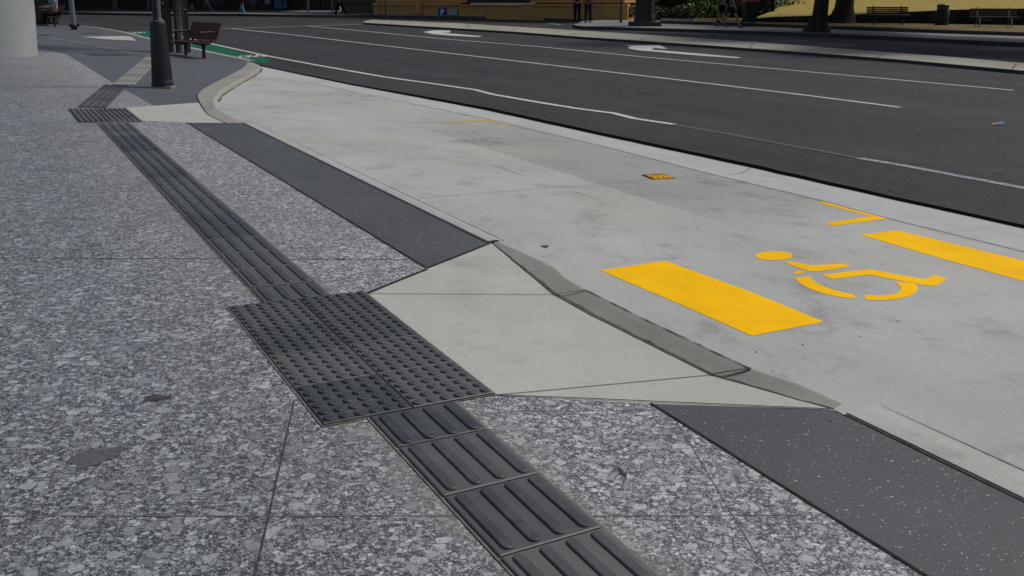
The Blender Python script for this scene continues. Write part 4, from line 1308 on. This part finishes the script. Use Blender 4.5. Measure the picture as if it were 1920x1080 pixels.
# ------------------------------------------------------------------ park: wall, lawn, hedges
wl_px = [(1400, 40), (1500, 41.5), (1580, 42.3), (1700, 43.3), (1800, 44.7), (1920, 46.8), (2200, 53)]
wt_px = [(1400, 36), (1450, 32), (1580, 28), (1700, 22.5), (1780, 18.5), (1920, 16), (2200, 18)]
base_w = [gp(x, y, 'B', 0.25) for x, y in wl_px]
tops = []
for p, (x, y) in zip(base_w, wt_px):
    # height of the wall face where the ray passes over its base point
    d = ray(x, y); s_ = p.y / d.y
    tops.append(Vector((CO.x + d.x * s_, p.y, CO.z + d.z * s_)))
sw = MB()
nW = len(base_w)
bk = [t + Vector((0.1, 0.35, 0)) for t in tops]
sw.add(base_w + tops, [(i, i + 1, nW + i + 1, nW + i) for i in range(nW - 1)])
sw.add(tops + bk, [(i, i + 1, nW + i + 1, nW + i) for i in range(nW - 1)])
sw.add(bk + [Vector((b.x, b.y, p.z - .2)) for b, p in zip(bk, base_w)], [(i, i + 1, nW + i + 1, nW + i) for i in range(nW - 1)])
o = sw.build('stone_wall', m_stonewall()); tag(o, 'low dark rubble stone wall holding up the dry lawn', 'wall')
# lawn: rises behind the wall
LAWN = m_grass('dry_lawn', [(0.27, 0.20, 0.045), (0.36, 0.27, 0.06), (0.26, 0.25, 0.045)], 9)
rows = []
for k in range(14):
    t = k / 13
    row = []
    for b, tp in zip(bk, tops):
        dirv = Vector((0.42, 0.9, 0)) * (t * 16)
        row.append(b + dirv + Vector((0, 0, -0.03 + 0.85 * t * t + 0.45 * t)))
    rows.append(row)
lw = MB()
vs = [q for r_ in rows for q in r_]
lw.add(vs, [(k * nW + i, k * nW + i + 1, (k + 1) * nW + i + 1, (k + 1) * nW + i) for k in range(13) for i in range(nW - 1)], 0, True)
o = lw.build('lawn', LAWN); upfix(o.data); o['kind'] = 'structure'

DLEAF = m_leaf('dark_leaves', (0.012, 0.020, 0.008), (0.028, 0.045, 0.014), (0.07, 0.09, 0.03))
BLEAF = m_leaf('bright_leaves', (0.03, 0.07, 0.008), (0.08, 0.16, 0.015), (0.16, 0.28, 0.03))
OLEAF = m_leaf('dry_leaves', (0.03, 0.032, 0.016), (0.07, 0.075, 0.03), (0.15, 0.15, 0.06))
BARK = m_plain('bark', (0.035, 0.028, 0.022), 0.95, scale=14, var=0.5)
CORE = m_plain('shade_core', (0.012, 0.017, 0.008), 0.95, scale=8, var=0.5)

def leaves(n, sampler, size, seed):
    rnd = random.Random(seed)
    m = MB()
    for _ in range(n):
        p = Vector(sampler(rnd)); s_ = size * rnd.uniform(0.5, 1.3)
        a = Vector((rnd.gauss(0, 1), rnd.gauss(0, 1), rnd.gauss(0, 1))).normalized()
        b = a.orthogonal().normalized(); c_ = a.cross(b)
        m.add([p - b * s_ * .5, p + c_ * s_ * .22, p + b * s_ * .5, p - c_ * s_ * .22], [(0, 1, 2, 3)])
    return m
def ell_s(c, r, shell=0.4):
    def f(rnd):
        v = Vector((rnd.gauss(0, 1), rnd.gauss(0, 1), rnd.gauss(0, 1))).normalized() * (shell + (1 - shell) * rnd.random())
        return (c[0] + v.x * r[0], c[1] + v.y * r[1], c[2] + v.z * r[2])
    return f
def bush(loc, r, n, size, mat, label, seed, name='shrub', cat='shrub', group=None, lobes=5, core=True):
    rnd = random.Random(seed)
    e = empty(name, loc, 0, label, cat, group)
    cs = [((rnd.uniform(-.7, .7) * r[0], rnd.uniform(-.6, .6) * r[1], r[2] * rnd.uniform(.35, .75)), tuple(q * rnd.uniform(.4, .62) for q in r)) for _ in range(lobes)]
    def smp(rn_):
        c_, rr = cs[rn_.randrange(len(cs))]
        x, y, z = ell_s(c_, rr, 0.55)(rn_)
        return (x, y, max(0.02, z))
    leaves(n, smp, size, seed).build('foliage', mat, e)
    m = MB()
    for c_, rr in cs[:3]:
        m.tube([(c_[0] * .3, c_[1] * .3, 0), (c_[0] * .7, c_[1] * .7, c_[2] * .6), c_], [0.03, 0.02, 0.008], 6)
    m.build('stem', BARK, e)
    return e
def G(px, py, dz=0.0): return gp(px, py, 'B', dz)
bush(G(1183, 36, .12), (0.9, 0.7, 0.55), 1500, 0.12, m_leaf('grey_green_leaves', (0.03, 0.035, 0.015), (0.08, 0.09, 0.03), (0.17, 0.19, 0.06)), 'low grey green shrub left of the dark pillar', 3)  # leaves slightly lighter and greener than those of the dry shrubs
bush(G(1250, 37, .12), (1.3, 0.8, 0.62), 2200, 0.13, OLEAF, 'dry straggly shrub right of the dark pillar', 4)
bush(G(1300, 38, .12), (1.2, 0.8, 0.38), 1500, 0.12, OLEAF, 'low brownish shrub before the dark hedge', 5)
def hedge(a, b, depth, h, n, size, mat, label, seed, cat='hedge', name='hedge'):
    e = empty(name, a, math.atan2((b - a).y, (b - a).x), label, cat)
    L = Vector(((b - a).x, (b - a).y, 0)).length
    rnd = random.Random(seed)
    m = MB(); k = max(3, int(L / 0.8))
    top = [(i * L / k, rnd.uniform(.75, .95) * h) for i in range(k + 1)]
    prof = [(0.25, 0.0), (0.2, 0.5), (0.3, 1.0), (0.75, 1.0), (0.9, 0.0)]
    vs = [(x, depth * p + rnd.uniform(-.06, .06), hh * q + rnd.uniform(-.05, .05)) for x, hh in top for p, q in prof]
    m.add(vs, [(i * 5 + j, i * 5 + j + 1, (i + 1) * 5 + j + 1, (i + 1) * 5 + j) for i in range(k) for j in range(4)], 0, True)
    m.build('shade_fill', CORE, e)  # solid near-black core, painted as the shade inside the foliage
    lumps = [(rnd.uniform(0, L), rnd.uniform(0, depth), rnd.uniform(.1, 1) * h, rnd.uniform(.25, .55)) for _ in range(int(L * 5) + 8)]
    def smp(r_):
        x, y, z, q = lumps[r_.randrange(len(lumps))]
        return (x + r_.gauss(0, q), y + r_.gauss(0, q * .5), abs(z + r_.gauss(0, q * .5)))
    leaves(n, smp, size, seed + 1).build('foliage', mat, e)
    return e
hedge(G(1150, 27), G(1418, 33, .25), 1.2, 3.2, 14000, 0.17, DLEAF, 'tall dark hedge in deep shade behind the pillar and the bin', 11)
hedge(G(1000, 12), G(1160, 16), 1.2, 3.2, 3000, 0.2, DLEAF, 'dark planting seen past the end of the tan building', 12)
# bright ground cover behind the lawn
la, lb = rows[12][0] + Vector((-2.5, -5, -0.5)), rows[12][3]
hedge(Vector(rows[6][0]) + Vector((-3.2, -3.4, -0.45)), Vector(rows[13][2]) + Vector((0, 0.5, 0)), 2.5, 0.75, 12000, 0.2, BLEAF, 'bright green leafy ground cover left of the dry lawn', 21, 'ground cover')
hedge(Vector(rows[13][2]) + Vector((-1, 0, -.1)), Vector(rows[13][6]), 2.5, 2.4, 16000, 0.22, m_leaf('mid_leaves', (0.015, 0.03, 0.008), (0.035, 0.075, 0.012), (0.07, 0.14, 0.025)), 'green shrub border along the top of the dry lawn', 22)

# ------------------------------------------------------------------ trees
def tree(loc, r0, hfork, crown_c, crown_r, nleaf, label, seed, flare=1.9, cat='tree', group=None, mat=DLEAF, pale=None, size=0.42):
    rnd = random.Random(seed)
    e = empty('street_tree', loc, 0, label, cat, group)
    m = MB()
    nseg = 14
    prof = [(r0 * flare * 1.25, -0.1), (r0 * flare, 0.02), (r0 * 1.35, 0.22), (r0 * 1.1, 0.6), (r0, 1.2), (r0 * 0.92, hfork)]
    vs = []
    for r_, z in prof:
        for i in range(nseg):
            a = 2 * math.pi * i / nseg
            rr = r_ * (1 + (0.22 * math.sin(a * 3 + seed) + 0.12 * math.sin(a * 5)) * (1 if z < 0.3 else 0.35))
            vs.append((rr * math.cos(a) + 0.05 * z, rr * math.sin(a), z))
    m.add(vs, [(k * nseg + i, k * nseg + (i + 1) % nseg, (k + 1) * nseg + (i + 1) % nseg, (k + 1) * nseg + i) for k in range(len(prof) - 1) for i in range(nseg)], 0, True)
    tips = []
    for i in range(6):
        a = 2 * math.pi * i / 6 + rnd.random()
        q = Vector((crown_c[0] + crown_r[0] * .6 * math.cos(a), crown_c[1] + crown_r[1] * .6 * math.sin(a), crown_c[2] + rnd.uniform(-.2, .5) * crown_r[2]))
        s0 = Vector((0.05 * hfork, 0, hfork - 0.1))
        md = s0.lerp(q, .5) + Vector((0, 0, .3))
        m.tube([s0, md, q], [r0 * .55, r0 * .3, r0 * .1], 7)
        tips.append(q)
    m.build('trunk', pale or BARK, e)
    lumps = []
    for _ in range(34):
        v = Vector((rnd.gauss(0, 1), rnd.gauss(0, 1), rnd.gauss(0, .7))).normalized() * rnd.uniform(.3, 1)
        lumps.append(((crown_c[0] + v.x * crown_r[0], crown_c[1] + v.y * crown_r[1], crown_c[2] + v.z * crown_r[2]), rnd.uniform(.7, 1.5)))
    def smp(r_):
        c_, q = lumps[r_.randrange(len(lumps))]
        return ell_s(c_, (q, q, q * .7), .3)(r_)
    leaves(nleaf, smp, size, seed).build('crown', mat, e)
    return e
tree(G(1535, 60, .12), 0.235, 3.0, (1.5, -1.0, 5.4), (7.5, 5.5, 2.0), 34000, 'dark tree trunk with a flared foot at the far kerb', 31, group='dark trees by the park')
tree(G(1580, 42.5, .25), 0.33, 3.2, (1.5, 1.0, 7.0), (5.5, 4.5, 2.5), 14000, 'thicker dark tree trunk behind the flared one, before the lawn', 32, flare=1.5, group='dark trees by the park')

tree(G(2080, 90, .12), 0.25, 3.0, (1.5, 0.8, 5.2), (7.0, 5.0, 2.0), 34000, 'unseen leafy tree added beyond the right edge to shade the far road', 34, group='dark trees by the park')  # unseen tree, added so its crown shades the far carriageway

# young tree inside its steel guard
tg_p = gp(336, 99, 'A')
tree(tg_p, 0.055, 2.4, (0, 0, 4.2), (1.3, 1.3, 1.1), 4000, 'slim pale young tree standing inside a dark steel guard', 33, flare=1.05, pale=m_plain('pale_bark', (0.20, 0.19, 0.15), 0.9), cat='tree', size=0.14)
e = empty('tree_guard', tg_p, 0, 'dark steel tree guard of upright bars behind the street lamp', 'tree guard')
for i in range(8):
    a = 2 * math.pi * i / 8 + 0.2
    m = MB(); m.box((0.24 * math.cos(a), 0.24 * math.sin(a), 0.9), (0.05, 0.028, 1.8), rz=a + math.pi / 2); m.build('bar', CAST, e)
for z in (0.22, 0.98, 1.7):
    m = MB()
    m.tube([(0.24 * math.cos(2 * math.pi * i / 24), 0.24 * math.sin(2 * math.pi * i / 24), z) for i in range(25)], 0.02, 6, cap=False); m.build('ring', CAST, e)
m = MB(); m.lathe([(0.27, 1.28), (0.27, 1.7)], 8, cap=False, sm=False, rot=0.2); m.build('sleeve', CAST, e)

# small leaning lattice panel past the pillar
e = empty('lattice_panel', G(1236, 24), R(20), 'small pale lattice panel leaning in the dark planting', 'lattice')
m = MB()
for k in range(5):
    m.tube([(-0.2, 0, k * .2), (0.2, 0, k * .2 + .3)], 0.012, 5); m.tube([(0.2, 0, k * .2), (-0.2, 0, k * .2 + .3)], 0.012, 5)
m.build('slats', m_plain('lattice_white', (0.25, 0.26, 0.26), 0.6), e)
e = empty('brick_pier', G(1275, 26), 0, 'reddish brick pier in front of the dark hedge', 'pier')
m = MB(); m.box((0, 0, 0.9), (0.4, 0.4, 1.8), bev=0.01); m.box((0, 0, 1.84), (0.48, 0.48, 0.08), bev=0.01); m.build('shaft', m_plain('brick_red', (0.10, 0.03, 0.018), 0.85, scale=12), e)

# litter on the road, leaves on the granite
LIT = MB()
p0 = gp(1868, 233, 'B', 0.01)
LIT.add([p0 + Vector((-.07, -.02, .0)), p0 + Vector((.0, -.03, .004)), p0 + Vector((.01, .03, .02)), p0 + Vector((-.06, .02, .006))], [(0, 1, 2, 3)], 0)
LIT.add([p0 + Vector((.01, -.03, .004)), p0 + Vector((.11, -.01, .012)), p0 + Vector((.09, .05, .03)), p0 + Vector((.01, .03, .02))], [(0, 1, 2, 3)], 1)
o = LIT.build('paper_scrap', [m_plain('scrap_tan', (0.32, 0.18, 0.09), 0.8), m_plain('scrap_blue', (0.06, 0.12, 0.25), 0.7)])
tag(o, 'crumpled tan and blue scrap of litter lying on the asphalt', 'litter')
def stain(pts, mat, dz=0.002):
    return sheet('stain', P(pts, 'A', dz), mat)
DST = m_plain('granite_stain', (0.055, 0.050, 0.056), 0.8, spec=0.2, scale=40, var=0.5, obj=False)
def blob(cx, cy, rx, ry, mat, seed, ang=0.0, name='stain'):
    rnd = random.Random(seed); pts = []
    for i in range(70):
        a = 2 * math.pi * i / 70; k = rnd.uniform(.82, 1.12) * (1 + .15 * math.sin(3 * a + seed) + .1 * math.sin(5 * a + 2 * seed))
        x, y = rx * k * math.cos(a), ry * k * math.sin(a)
        pts.append((cx + x * math.cos(ang) - y * math.sin(ang), cy + x * math.sin(ang) + y * math.cos(ang)))
    o = stain(pts, mat); o.name = name
blob(293, 746, 27, 5.5, DST, 1, -0.08)
blob(178, 857, 52, 15, m_plain('granite_patch', (0.085, 0.09, 0.095), 0.7, spec=0.3, scale=120, var=0.5, obj=False), 2, -0.25)
blob(1167, 886, 11, 4, DST, 3, 0.8)
blob(1022, 462, 7, 2.6, DST, 4)

# dark grit and leaf crumbs lying on the bay and ramps
gr = MB(); rg = random.Random(5)
for _ in range(62):
    x = rg.uniform(620, 1900); y = rg.uniform(200, 820)
    yl = 316 + (x - 640) * 0.50
    if 1120 < x < 1560 and 480 < y < 640 or x > 1400 and y < 600: continue
    if y > yl + 40 or y < 190 + (x - 752) * 0.245 + 10: continue
    q = gp(x, y, 'A', 0.003); r_ = rg.uniform(0.002, 0.007) * (1 + (q.y - 4) * 0.04)
    a0 = rg.uniform(0, 3)
    ring = [q + Vector((math.cos(a0 + i * 1.05) * r_ * rg.uniform(.6, 1.2), math.sin(a0 + i * 1.05) * r_ * rg.uniform(.3, .8), 0)) for i in range(6)]
    tip = q + Vector((0, 0, r_ * 0.5))
    gr.add(ring + [tip], [(i, (i + 1) % 6, 6) for i in range(6)])
o = gr.build('grit', m_plain('dark_grit', (0.03, 0.028, 0.022), 0.9, scale=60)); tag(o, 'scattered dark crumbs of grit and leaf on the concrete parking bay', 'grit', kind='stuff')

OILM = m_plain('oil_stain', (0.014, 0.014, 0.014), 0.7, spec=0.3, scale=30, var=0.5, obj=False)
for cx, cy, rx, ry, sd_ in ((1682, 358, 17, 5, 1), (1216, 176, 20, 1.4, 2), (1725, 206, 8, 1.0, 3), (1075, 148, 9, 1.2, 4), (1240, 212, 13, 1.2, 5), (1872, 325, 10, 2, 6), (985, 208, 10, 1.0, 7), (1500, 238, 12, 1.4, 8)):
    rn5 = random.Random(sd_)
    pts = [(cx + rx * rn5.uniform(.75, 1.1) * math.cos(i * math.pi / 20), cy + ry * rn5.uniform(.75, 1.1) * math.sin(i * math.pi / 20) + rx * .12 * math.cos(i * math.pi / 20)) for i in range(40)]
    fillB('stain', pts, OILM, 0.003)

# ------------------------------------------------------------------ people
SKIN = m_plain('skin', (0.30, 0.17, 0.11), 0.6, var=0.05)
HAIR = m_plain('hair', (0.025, 0.018, 0.014), 0.7)
def skinned(name, verts, edges, radii, mat, parent, root=0, sub=1):
    me = bpy.data.meshes.new(name)
    me.from_pydata([tuple(v) for v in verts], edges, [])
    o = link(name, me, mat, parent)
    md = o.modifiers.new('skin', 'SKIN'); md.use_smooth_shade = True
    for i, r_ in enumerate(radii):
        sv = me.skin_vertices[0].data[i]
        sv.radius = (r_, r_) if isinstance(r_, (int, float)) else r_
        sv.use_root = (i == root)
    ss = o.modifiers.new('sub', 'SUBSURF'); ss.levels = sub; ss.render_levels = sub
    return o
def cloth(name, col, rough=0.85): return m_plain(name, col, rough, spec=0.15, var=0.2, scale=10)

def person(px, py, h, rz, label, top, bottom, pl='B', legs=((12, 5), (-12, 12)), arms=((8, 15), (-8, 15)), longleg=True, hem=0.44, shoes=None, hair=HAIR, dz=0.0, skirt=None, stripe=None, seat=None, shortlen=0.5, group=None, loc=None):
    """faces local -y; legs: (thigh swing, knee bend) degrees for left, right; arms likewise"""
    loc = gp(px, py, pl, dz) if loc is None else loc
    e = empty('person', loc, rz, label, 'person', group)
    hz = 0.515 * h
    hipz = hz
    # lower the pelvis so the standing foot touches the ground
    def leg_pts(s_, th, kn):
        hip = Vector((s_ * 0.052 * h, 0, 0))
        knee = hip + Vector((0.0, -math.sin(R(th)), -math.cos(R(th)))) * 0.245 * h
        a = th - kn
        ank = knee + Vector((0, -math.sin(R(a)), -math.cos(R(a)))) * 0.235 * h
        toe = ank + Vector((s_ * 0.01 * h, -0.10 * h, -0.028 * h + (0.03 * h if kn > 30 else 0) * -1))
        heel = ank + Vector((0, 0.02 * h, -0.02 * h))
        return hip, knee, ank, toe, heel
    L = [leg_pts(s_, *q) for s_, q in zip((-1, 1), legs)]
    low = min(min(l_[2].z - 0.038 * h for l_ in L), min(l_[3].z - 0.012 * h for l_ in L))
    base = -low if seat is None else seat
    for l_ in L:
        for p in l_: p.z += base
    pel = Vector((0, 0, base + 0.01 * h))
    waist = pel + Vector((0, 0, 0.10 * h)); chest = pel + Vector((0, 0.005 * h, 0.22 * h)); sh = pel + Vector((0, 0.005 * h, 0.30 * h))
    neck = sh + Vector((0, -0.005 * h, 0.045 * h)); head0 = neck + Vector((0, -0.012 * h, 0.045 * h)); head1 = head0 + Vector((0, -0.004 * h, 0.055 * h))
    V_, E_, R_ = [], [], []
    def av(p, r_, par=None):
        V_.append(p); R_.append(r_ if not isinstance(r_, (int, float)) else r_ * h)
        if par is not None: E_.append((par, len(V_) - 1))
        return len(V_) - 1
    ip = av(pel, (0.082 * h, 0.055 * h))
    iw = av(waist, (0.070 * h, 0.048 * h), ip); ic = av(chest, (0.085 * h, 0.056 * h), iw); ish = av(sh, (0.075 * h, 0.045 * h), ic)
    ine = av(neck, 0.030, ish); ih0 = av(head0, (0.038 * h, 0.045 * h), ine); ih1 = av(head1, (0.042 * h, 0.050 * h), ih0); av(head1 + Vector((0, 0.004 * h, 0.035 * h)), (0.03 * h, 0.036 * h), ih1)
    for l_ in L:
        a = av(l_[0] + Vector((0, 0, -0.03 * h)), 0.048, ip); b = av(l_[1], 0.032, a); c_ = av(l_[1].lerp(l_[2], .35), 0.032, b); d = av(l_[2], 0.02, c_)
        av(l_[3], 0.014, d)
    hands = []
    for s_, (sw_, el) in zip((-1, 1), arms):
        sp_ = sh + Vector((s_ * 0.098 * h, 0, -0.012 * h))
        elb = sp_ + Vector((s_ * 0.02 * h, -math.sin(R(sw_)) * .165 * h, -math.cos(R(sw_)) * .165 * h))
        a2 = sw_ + el
        wr = elb + Vector((0, -math.sin(R(a2)) * .14 * h, -math.cos(R(a2)) * .14 * h))
        a = av(sp_, 0.030, ish); b = av(elb, 0.022, a); c_ = av(wr, 0.015, b)
        dh = (wr - elb).normalized()
        pm = wr + dh * 0.035 * h
        d = av(pm, (0.014 * h, 0.02 * h), c_)
        for k, off in enumerate((-0.015, -0.005, 0.005, 0.015)):
            f1 = av(pm + dh * (0.022 + 0.004 * (k in (1, 2))) * h + Vector((0, off * h, 0)), 0.0052, d)
            av(pm + dh * (0.042 + 0.006 * (k in (1, 2))) * h + Vector((-s_ * 0.006 * h, off * h, 0)), 0.0045, f1)
        f1 = av(wr + dh * 0.02 * h + Vector((0, -0.02 * h, 0)), 0.006, c_); av(wr + dh * 0.045 * h + Vector((0, -0.028 * h, 0)), 0.005, f1)
        hands.append((sp_, elb, wr))
    skinned('body', V_, E_, R_, SKIN, e)
    # nose, ears and eyes as part of a face mesh
    m = MB(); fy = head1.y - 0.047 * h
    m.add([(0.008 * h, fy, head1.z - .012 * h), (-0.008 * h, fy, head1.z - .012 * h), (0, fy - 0.012 * h, head1.z - .010 * h), (0, fy, head1.z + .012 * h)], [(0, 1, 2), (0, 2, 3), (1, 3, 2)])
    for s_ in (-1, 1):
        m.lathe([(0.001, -.004 * h), (0.008 * h, 0), (0.001, .004 * h)], 8, (s_ * 0.044 * h, head1.y + .004 * h, head1.z))
    m.build('face', SKIN, e)
    m = MB()
    m.lathe([(0.048 * h, -0.015 * h), (0.053 * h, 0.01 * h), (0.049 * h, 0.035 * h), (0.03 * h, 0.055 * h), (0.004 * h, 0.062 * h)], 16, (head1.x, head1.y + 0.012 * h, head1.z))
    m.build('hair', hair, e)
    # trousers / shorts
    V_, E_, R_ = [], [], []
    ip = av(pel + Vector((0, 0, 0.03 * h)), (0.088 * h, 0.064 * h))
    for l_ in L:
        a = av(l_[0] + Vector((0, 0, -0.03 * h)), 0.058, ip)
        if longleg:
            b = av(l_[1], 0.044, a); c_ = av(l_[1].lerp(l_[2], .5), 0.037, b); av(l_[2] + Vector((0, 0, 0.012 * h)), 0.033, c_)
        else:
            av(l_[0].lerp(l_[1], shortlen * 1.6), 0.052, a)
    skinned('trousers' if longleg else 'shorts', V_, E_, R_, bottom, e)
    if stripe:
        m = MB()
        for s_, l_ in zip((-1, 1), L):
            o_ = Vector((s_ * 0.045 * h, -0.005 * h, 0))
            m.tube([l_[0] + o_, l_[1] + o_ * .9, l_[2] + o_ * .8], 0.012 * h, 5)
        m.build('stripe', stripe, e)
    for l_ in L:
        m = MB(); m.tube([l_[4] + Vector((0, 0.01 * h, 0)), l_[2] + Vector((0, 0, -0.012 * h)), l_[3] + Vector((0, 0.02 * h, 0.004 * h)), l_[3] + Vector((0, -.012 * h, 0))], [0.018 * h, 0.026 * h, 0.022 * h, 0.012 * h], 8)
        m.build('shoe', shoes or CAST, e)
    # shirt
    V_, E_, R_ = [], [], []
    a0 = av(Vector((0, 0, base - 0.515 * h + hem * h + 0.05 * h)), (0.088 * h, 0.066 * h)); a1 = av(waist, (0.080 * h, 0.058 * h), a0); a2 = av(chest, (0.094 * h, 0.064 * h), a1); a3 = av(sh, (0.080 * h, 0.050 * h), a2)
    for sp_, elb, wr in hands:
        b = av(sp_, 0.040, a3); av(sp_.lerp(elb, .8), 0.033, b)
    skinned('shirt', V_, E_, R_, top, e)
    if skirt:
        m = MB(); m.lathe([(0.14 * h, base - 0.17 * h), (0.12 * h, base - 0.05 * h), (0.085 * h, base + 0.06 * h)], 18, cap=False); m.build('skirt', skirt, e)
    return e

SCALE = 1.55
JEANS = cloth('jeans', (0.045, 0.06, 0.085)); BLK = cloth('black_cloth', (0.008, 0.008, 0.010)); DNAVY = cloth('navy_cloth', (0.015, 0.018, 0.03))
TEAL = cloth('teal_cloth', (0.02, 0.20, 0.28)); WSHIRT = cloth('pale_shirt', (0.35, 0.38, 0.42)); LBLUE = cloth('light_blue_shirt', (0.28, 0.36, 0.55))
PURP = cloth('purple_top', (0.15, 0.06, 0.13)); GRNS = cloth('green_print', (0.22, 0.30, 0.12)); GREYS = cloth('grey_shirt', (0.10, 0.10, 0.10)); WHS = cloth('white_shoe', (0.5, 0.48, 0.46))
person(361, 26, 1.5, R(80), 'person in black shorts with bare shins walking by the dark shops', BLK, BLK, longleg=False, legs=((10, 5), (-10, 10)), shoes=WHS, group=None)
person(389, 28, 1.55, R(-85), 'person in blue jeans walking along the far kerb by the dark shops', GREYS, JEANS, legs=((18, 6), (-18, 14)))
person(455, 30, 1.02, R(-70), 'child in teal trousers with a white side stripe stepping along the far kerb', BLK, TEAL, legs=((24, 6), (-14, 18)), shoes=WHS, stripe=m_plain('white_stripe', (0.7, 0.72, 0.75), 0.6), hair=HAIR)
person(476, 23, 1.5, R(10), 'person in a pale patterned skirt standing by the dark arcade', WSHIRT, BLK, skirt=cloth('patterned_skirt', (0.22, 0.20, 0.22)), legs=((3, 0), (-3, 2)), longleg=False)
person(638, 31.5, 1.58, R(-80), 'man in a light blue shirt and black trousers striding past the thin pole', LBLUE, BLK, legs=((22, 4), (-22, 10)))
person(748, 28.2, 1.55, R(5), 'person in black trousers standing on the far footpath by the tan wall', BLK, BLK, legs=((3, 0), (-3, 2)))
person(760, 28.6, 1.5, R(-30), 'person in a green printed skirt and white shoes beside the one in black trousers', GRNS, GRNS, skirt=GRNS, longleg=False, legs=((5, 2), (-5, 4)), shoes=WHS)
person(808, 28.6, 1.5, R(12), 'person in dark shorts and dark boots left of the blue P sign', DNAVY, DNAVY, longleg=False, legs=((4, 0), (-5, 4)), shoes=CAST, shortlen=0.38)
person(1082, 44, 1.58, R(-12), 'person dressed all in black standing at the tip of the kerb', BLK, BLK, legs=((2, 0), (-2, 2)), dz=.1)
person(1102, 43.4, 1.55, R(160), 'person in a purple top and dark jeans at the kerb', PURP, cloth('dark_jeans', (0.02, 0.028, 0.042)), legs=((3, 0), (-4, 3)), dz=.1)
person(1352, 50.3, 1.6, R(85), 'person in dark knee shorts walking in shade on the far footpath', GREYS, BLK, longleg=False, legs=((10, 4), (-12, 10)), dz=.1)
person(1371, 52.5, 1.6, R(75), 'person in a grey top mid stride in shade left of the wheelie bin', GREYS, BLK, longleg=False, legs=((28, 8), (-24, 45)), dz=.1, shortlen=.4)
person(309, 47, 1.55, R(40), 'person in a dark jacket half hidden behind the street lamp', cloth('slate_jacket', (0.05, 0.06, 0.075)), DNAVY, legs=((12, 4), (-12, 8)))
# seated figure on the far bench
fb_ = gp(103, 50.3, 'A')
ang2 = ang; ux = Vector((math.cos(ang2), math.sin(ang2), 0)); uy = Vector((-math.sin(ang2), math.cos(ang2), 0))
person(0, 0, 1.6, ang2, 'person in a pale top seated on the farther maroon bench', WSHIRT, BLK, legs=((82, 85), (80, 78)), arms=((30, 45), (25, 50)), seat=0.50, loc=fb_ - ux * 0.12 + uy * 0.10)
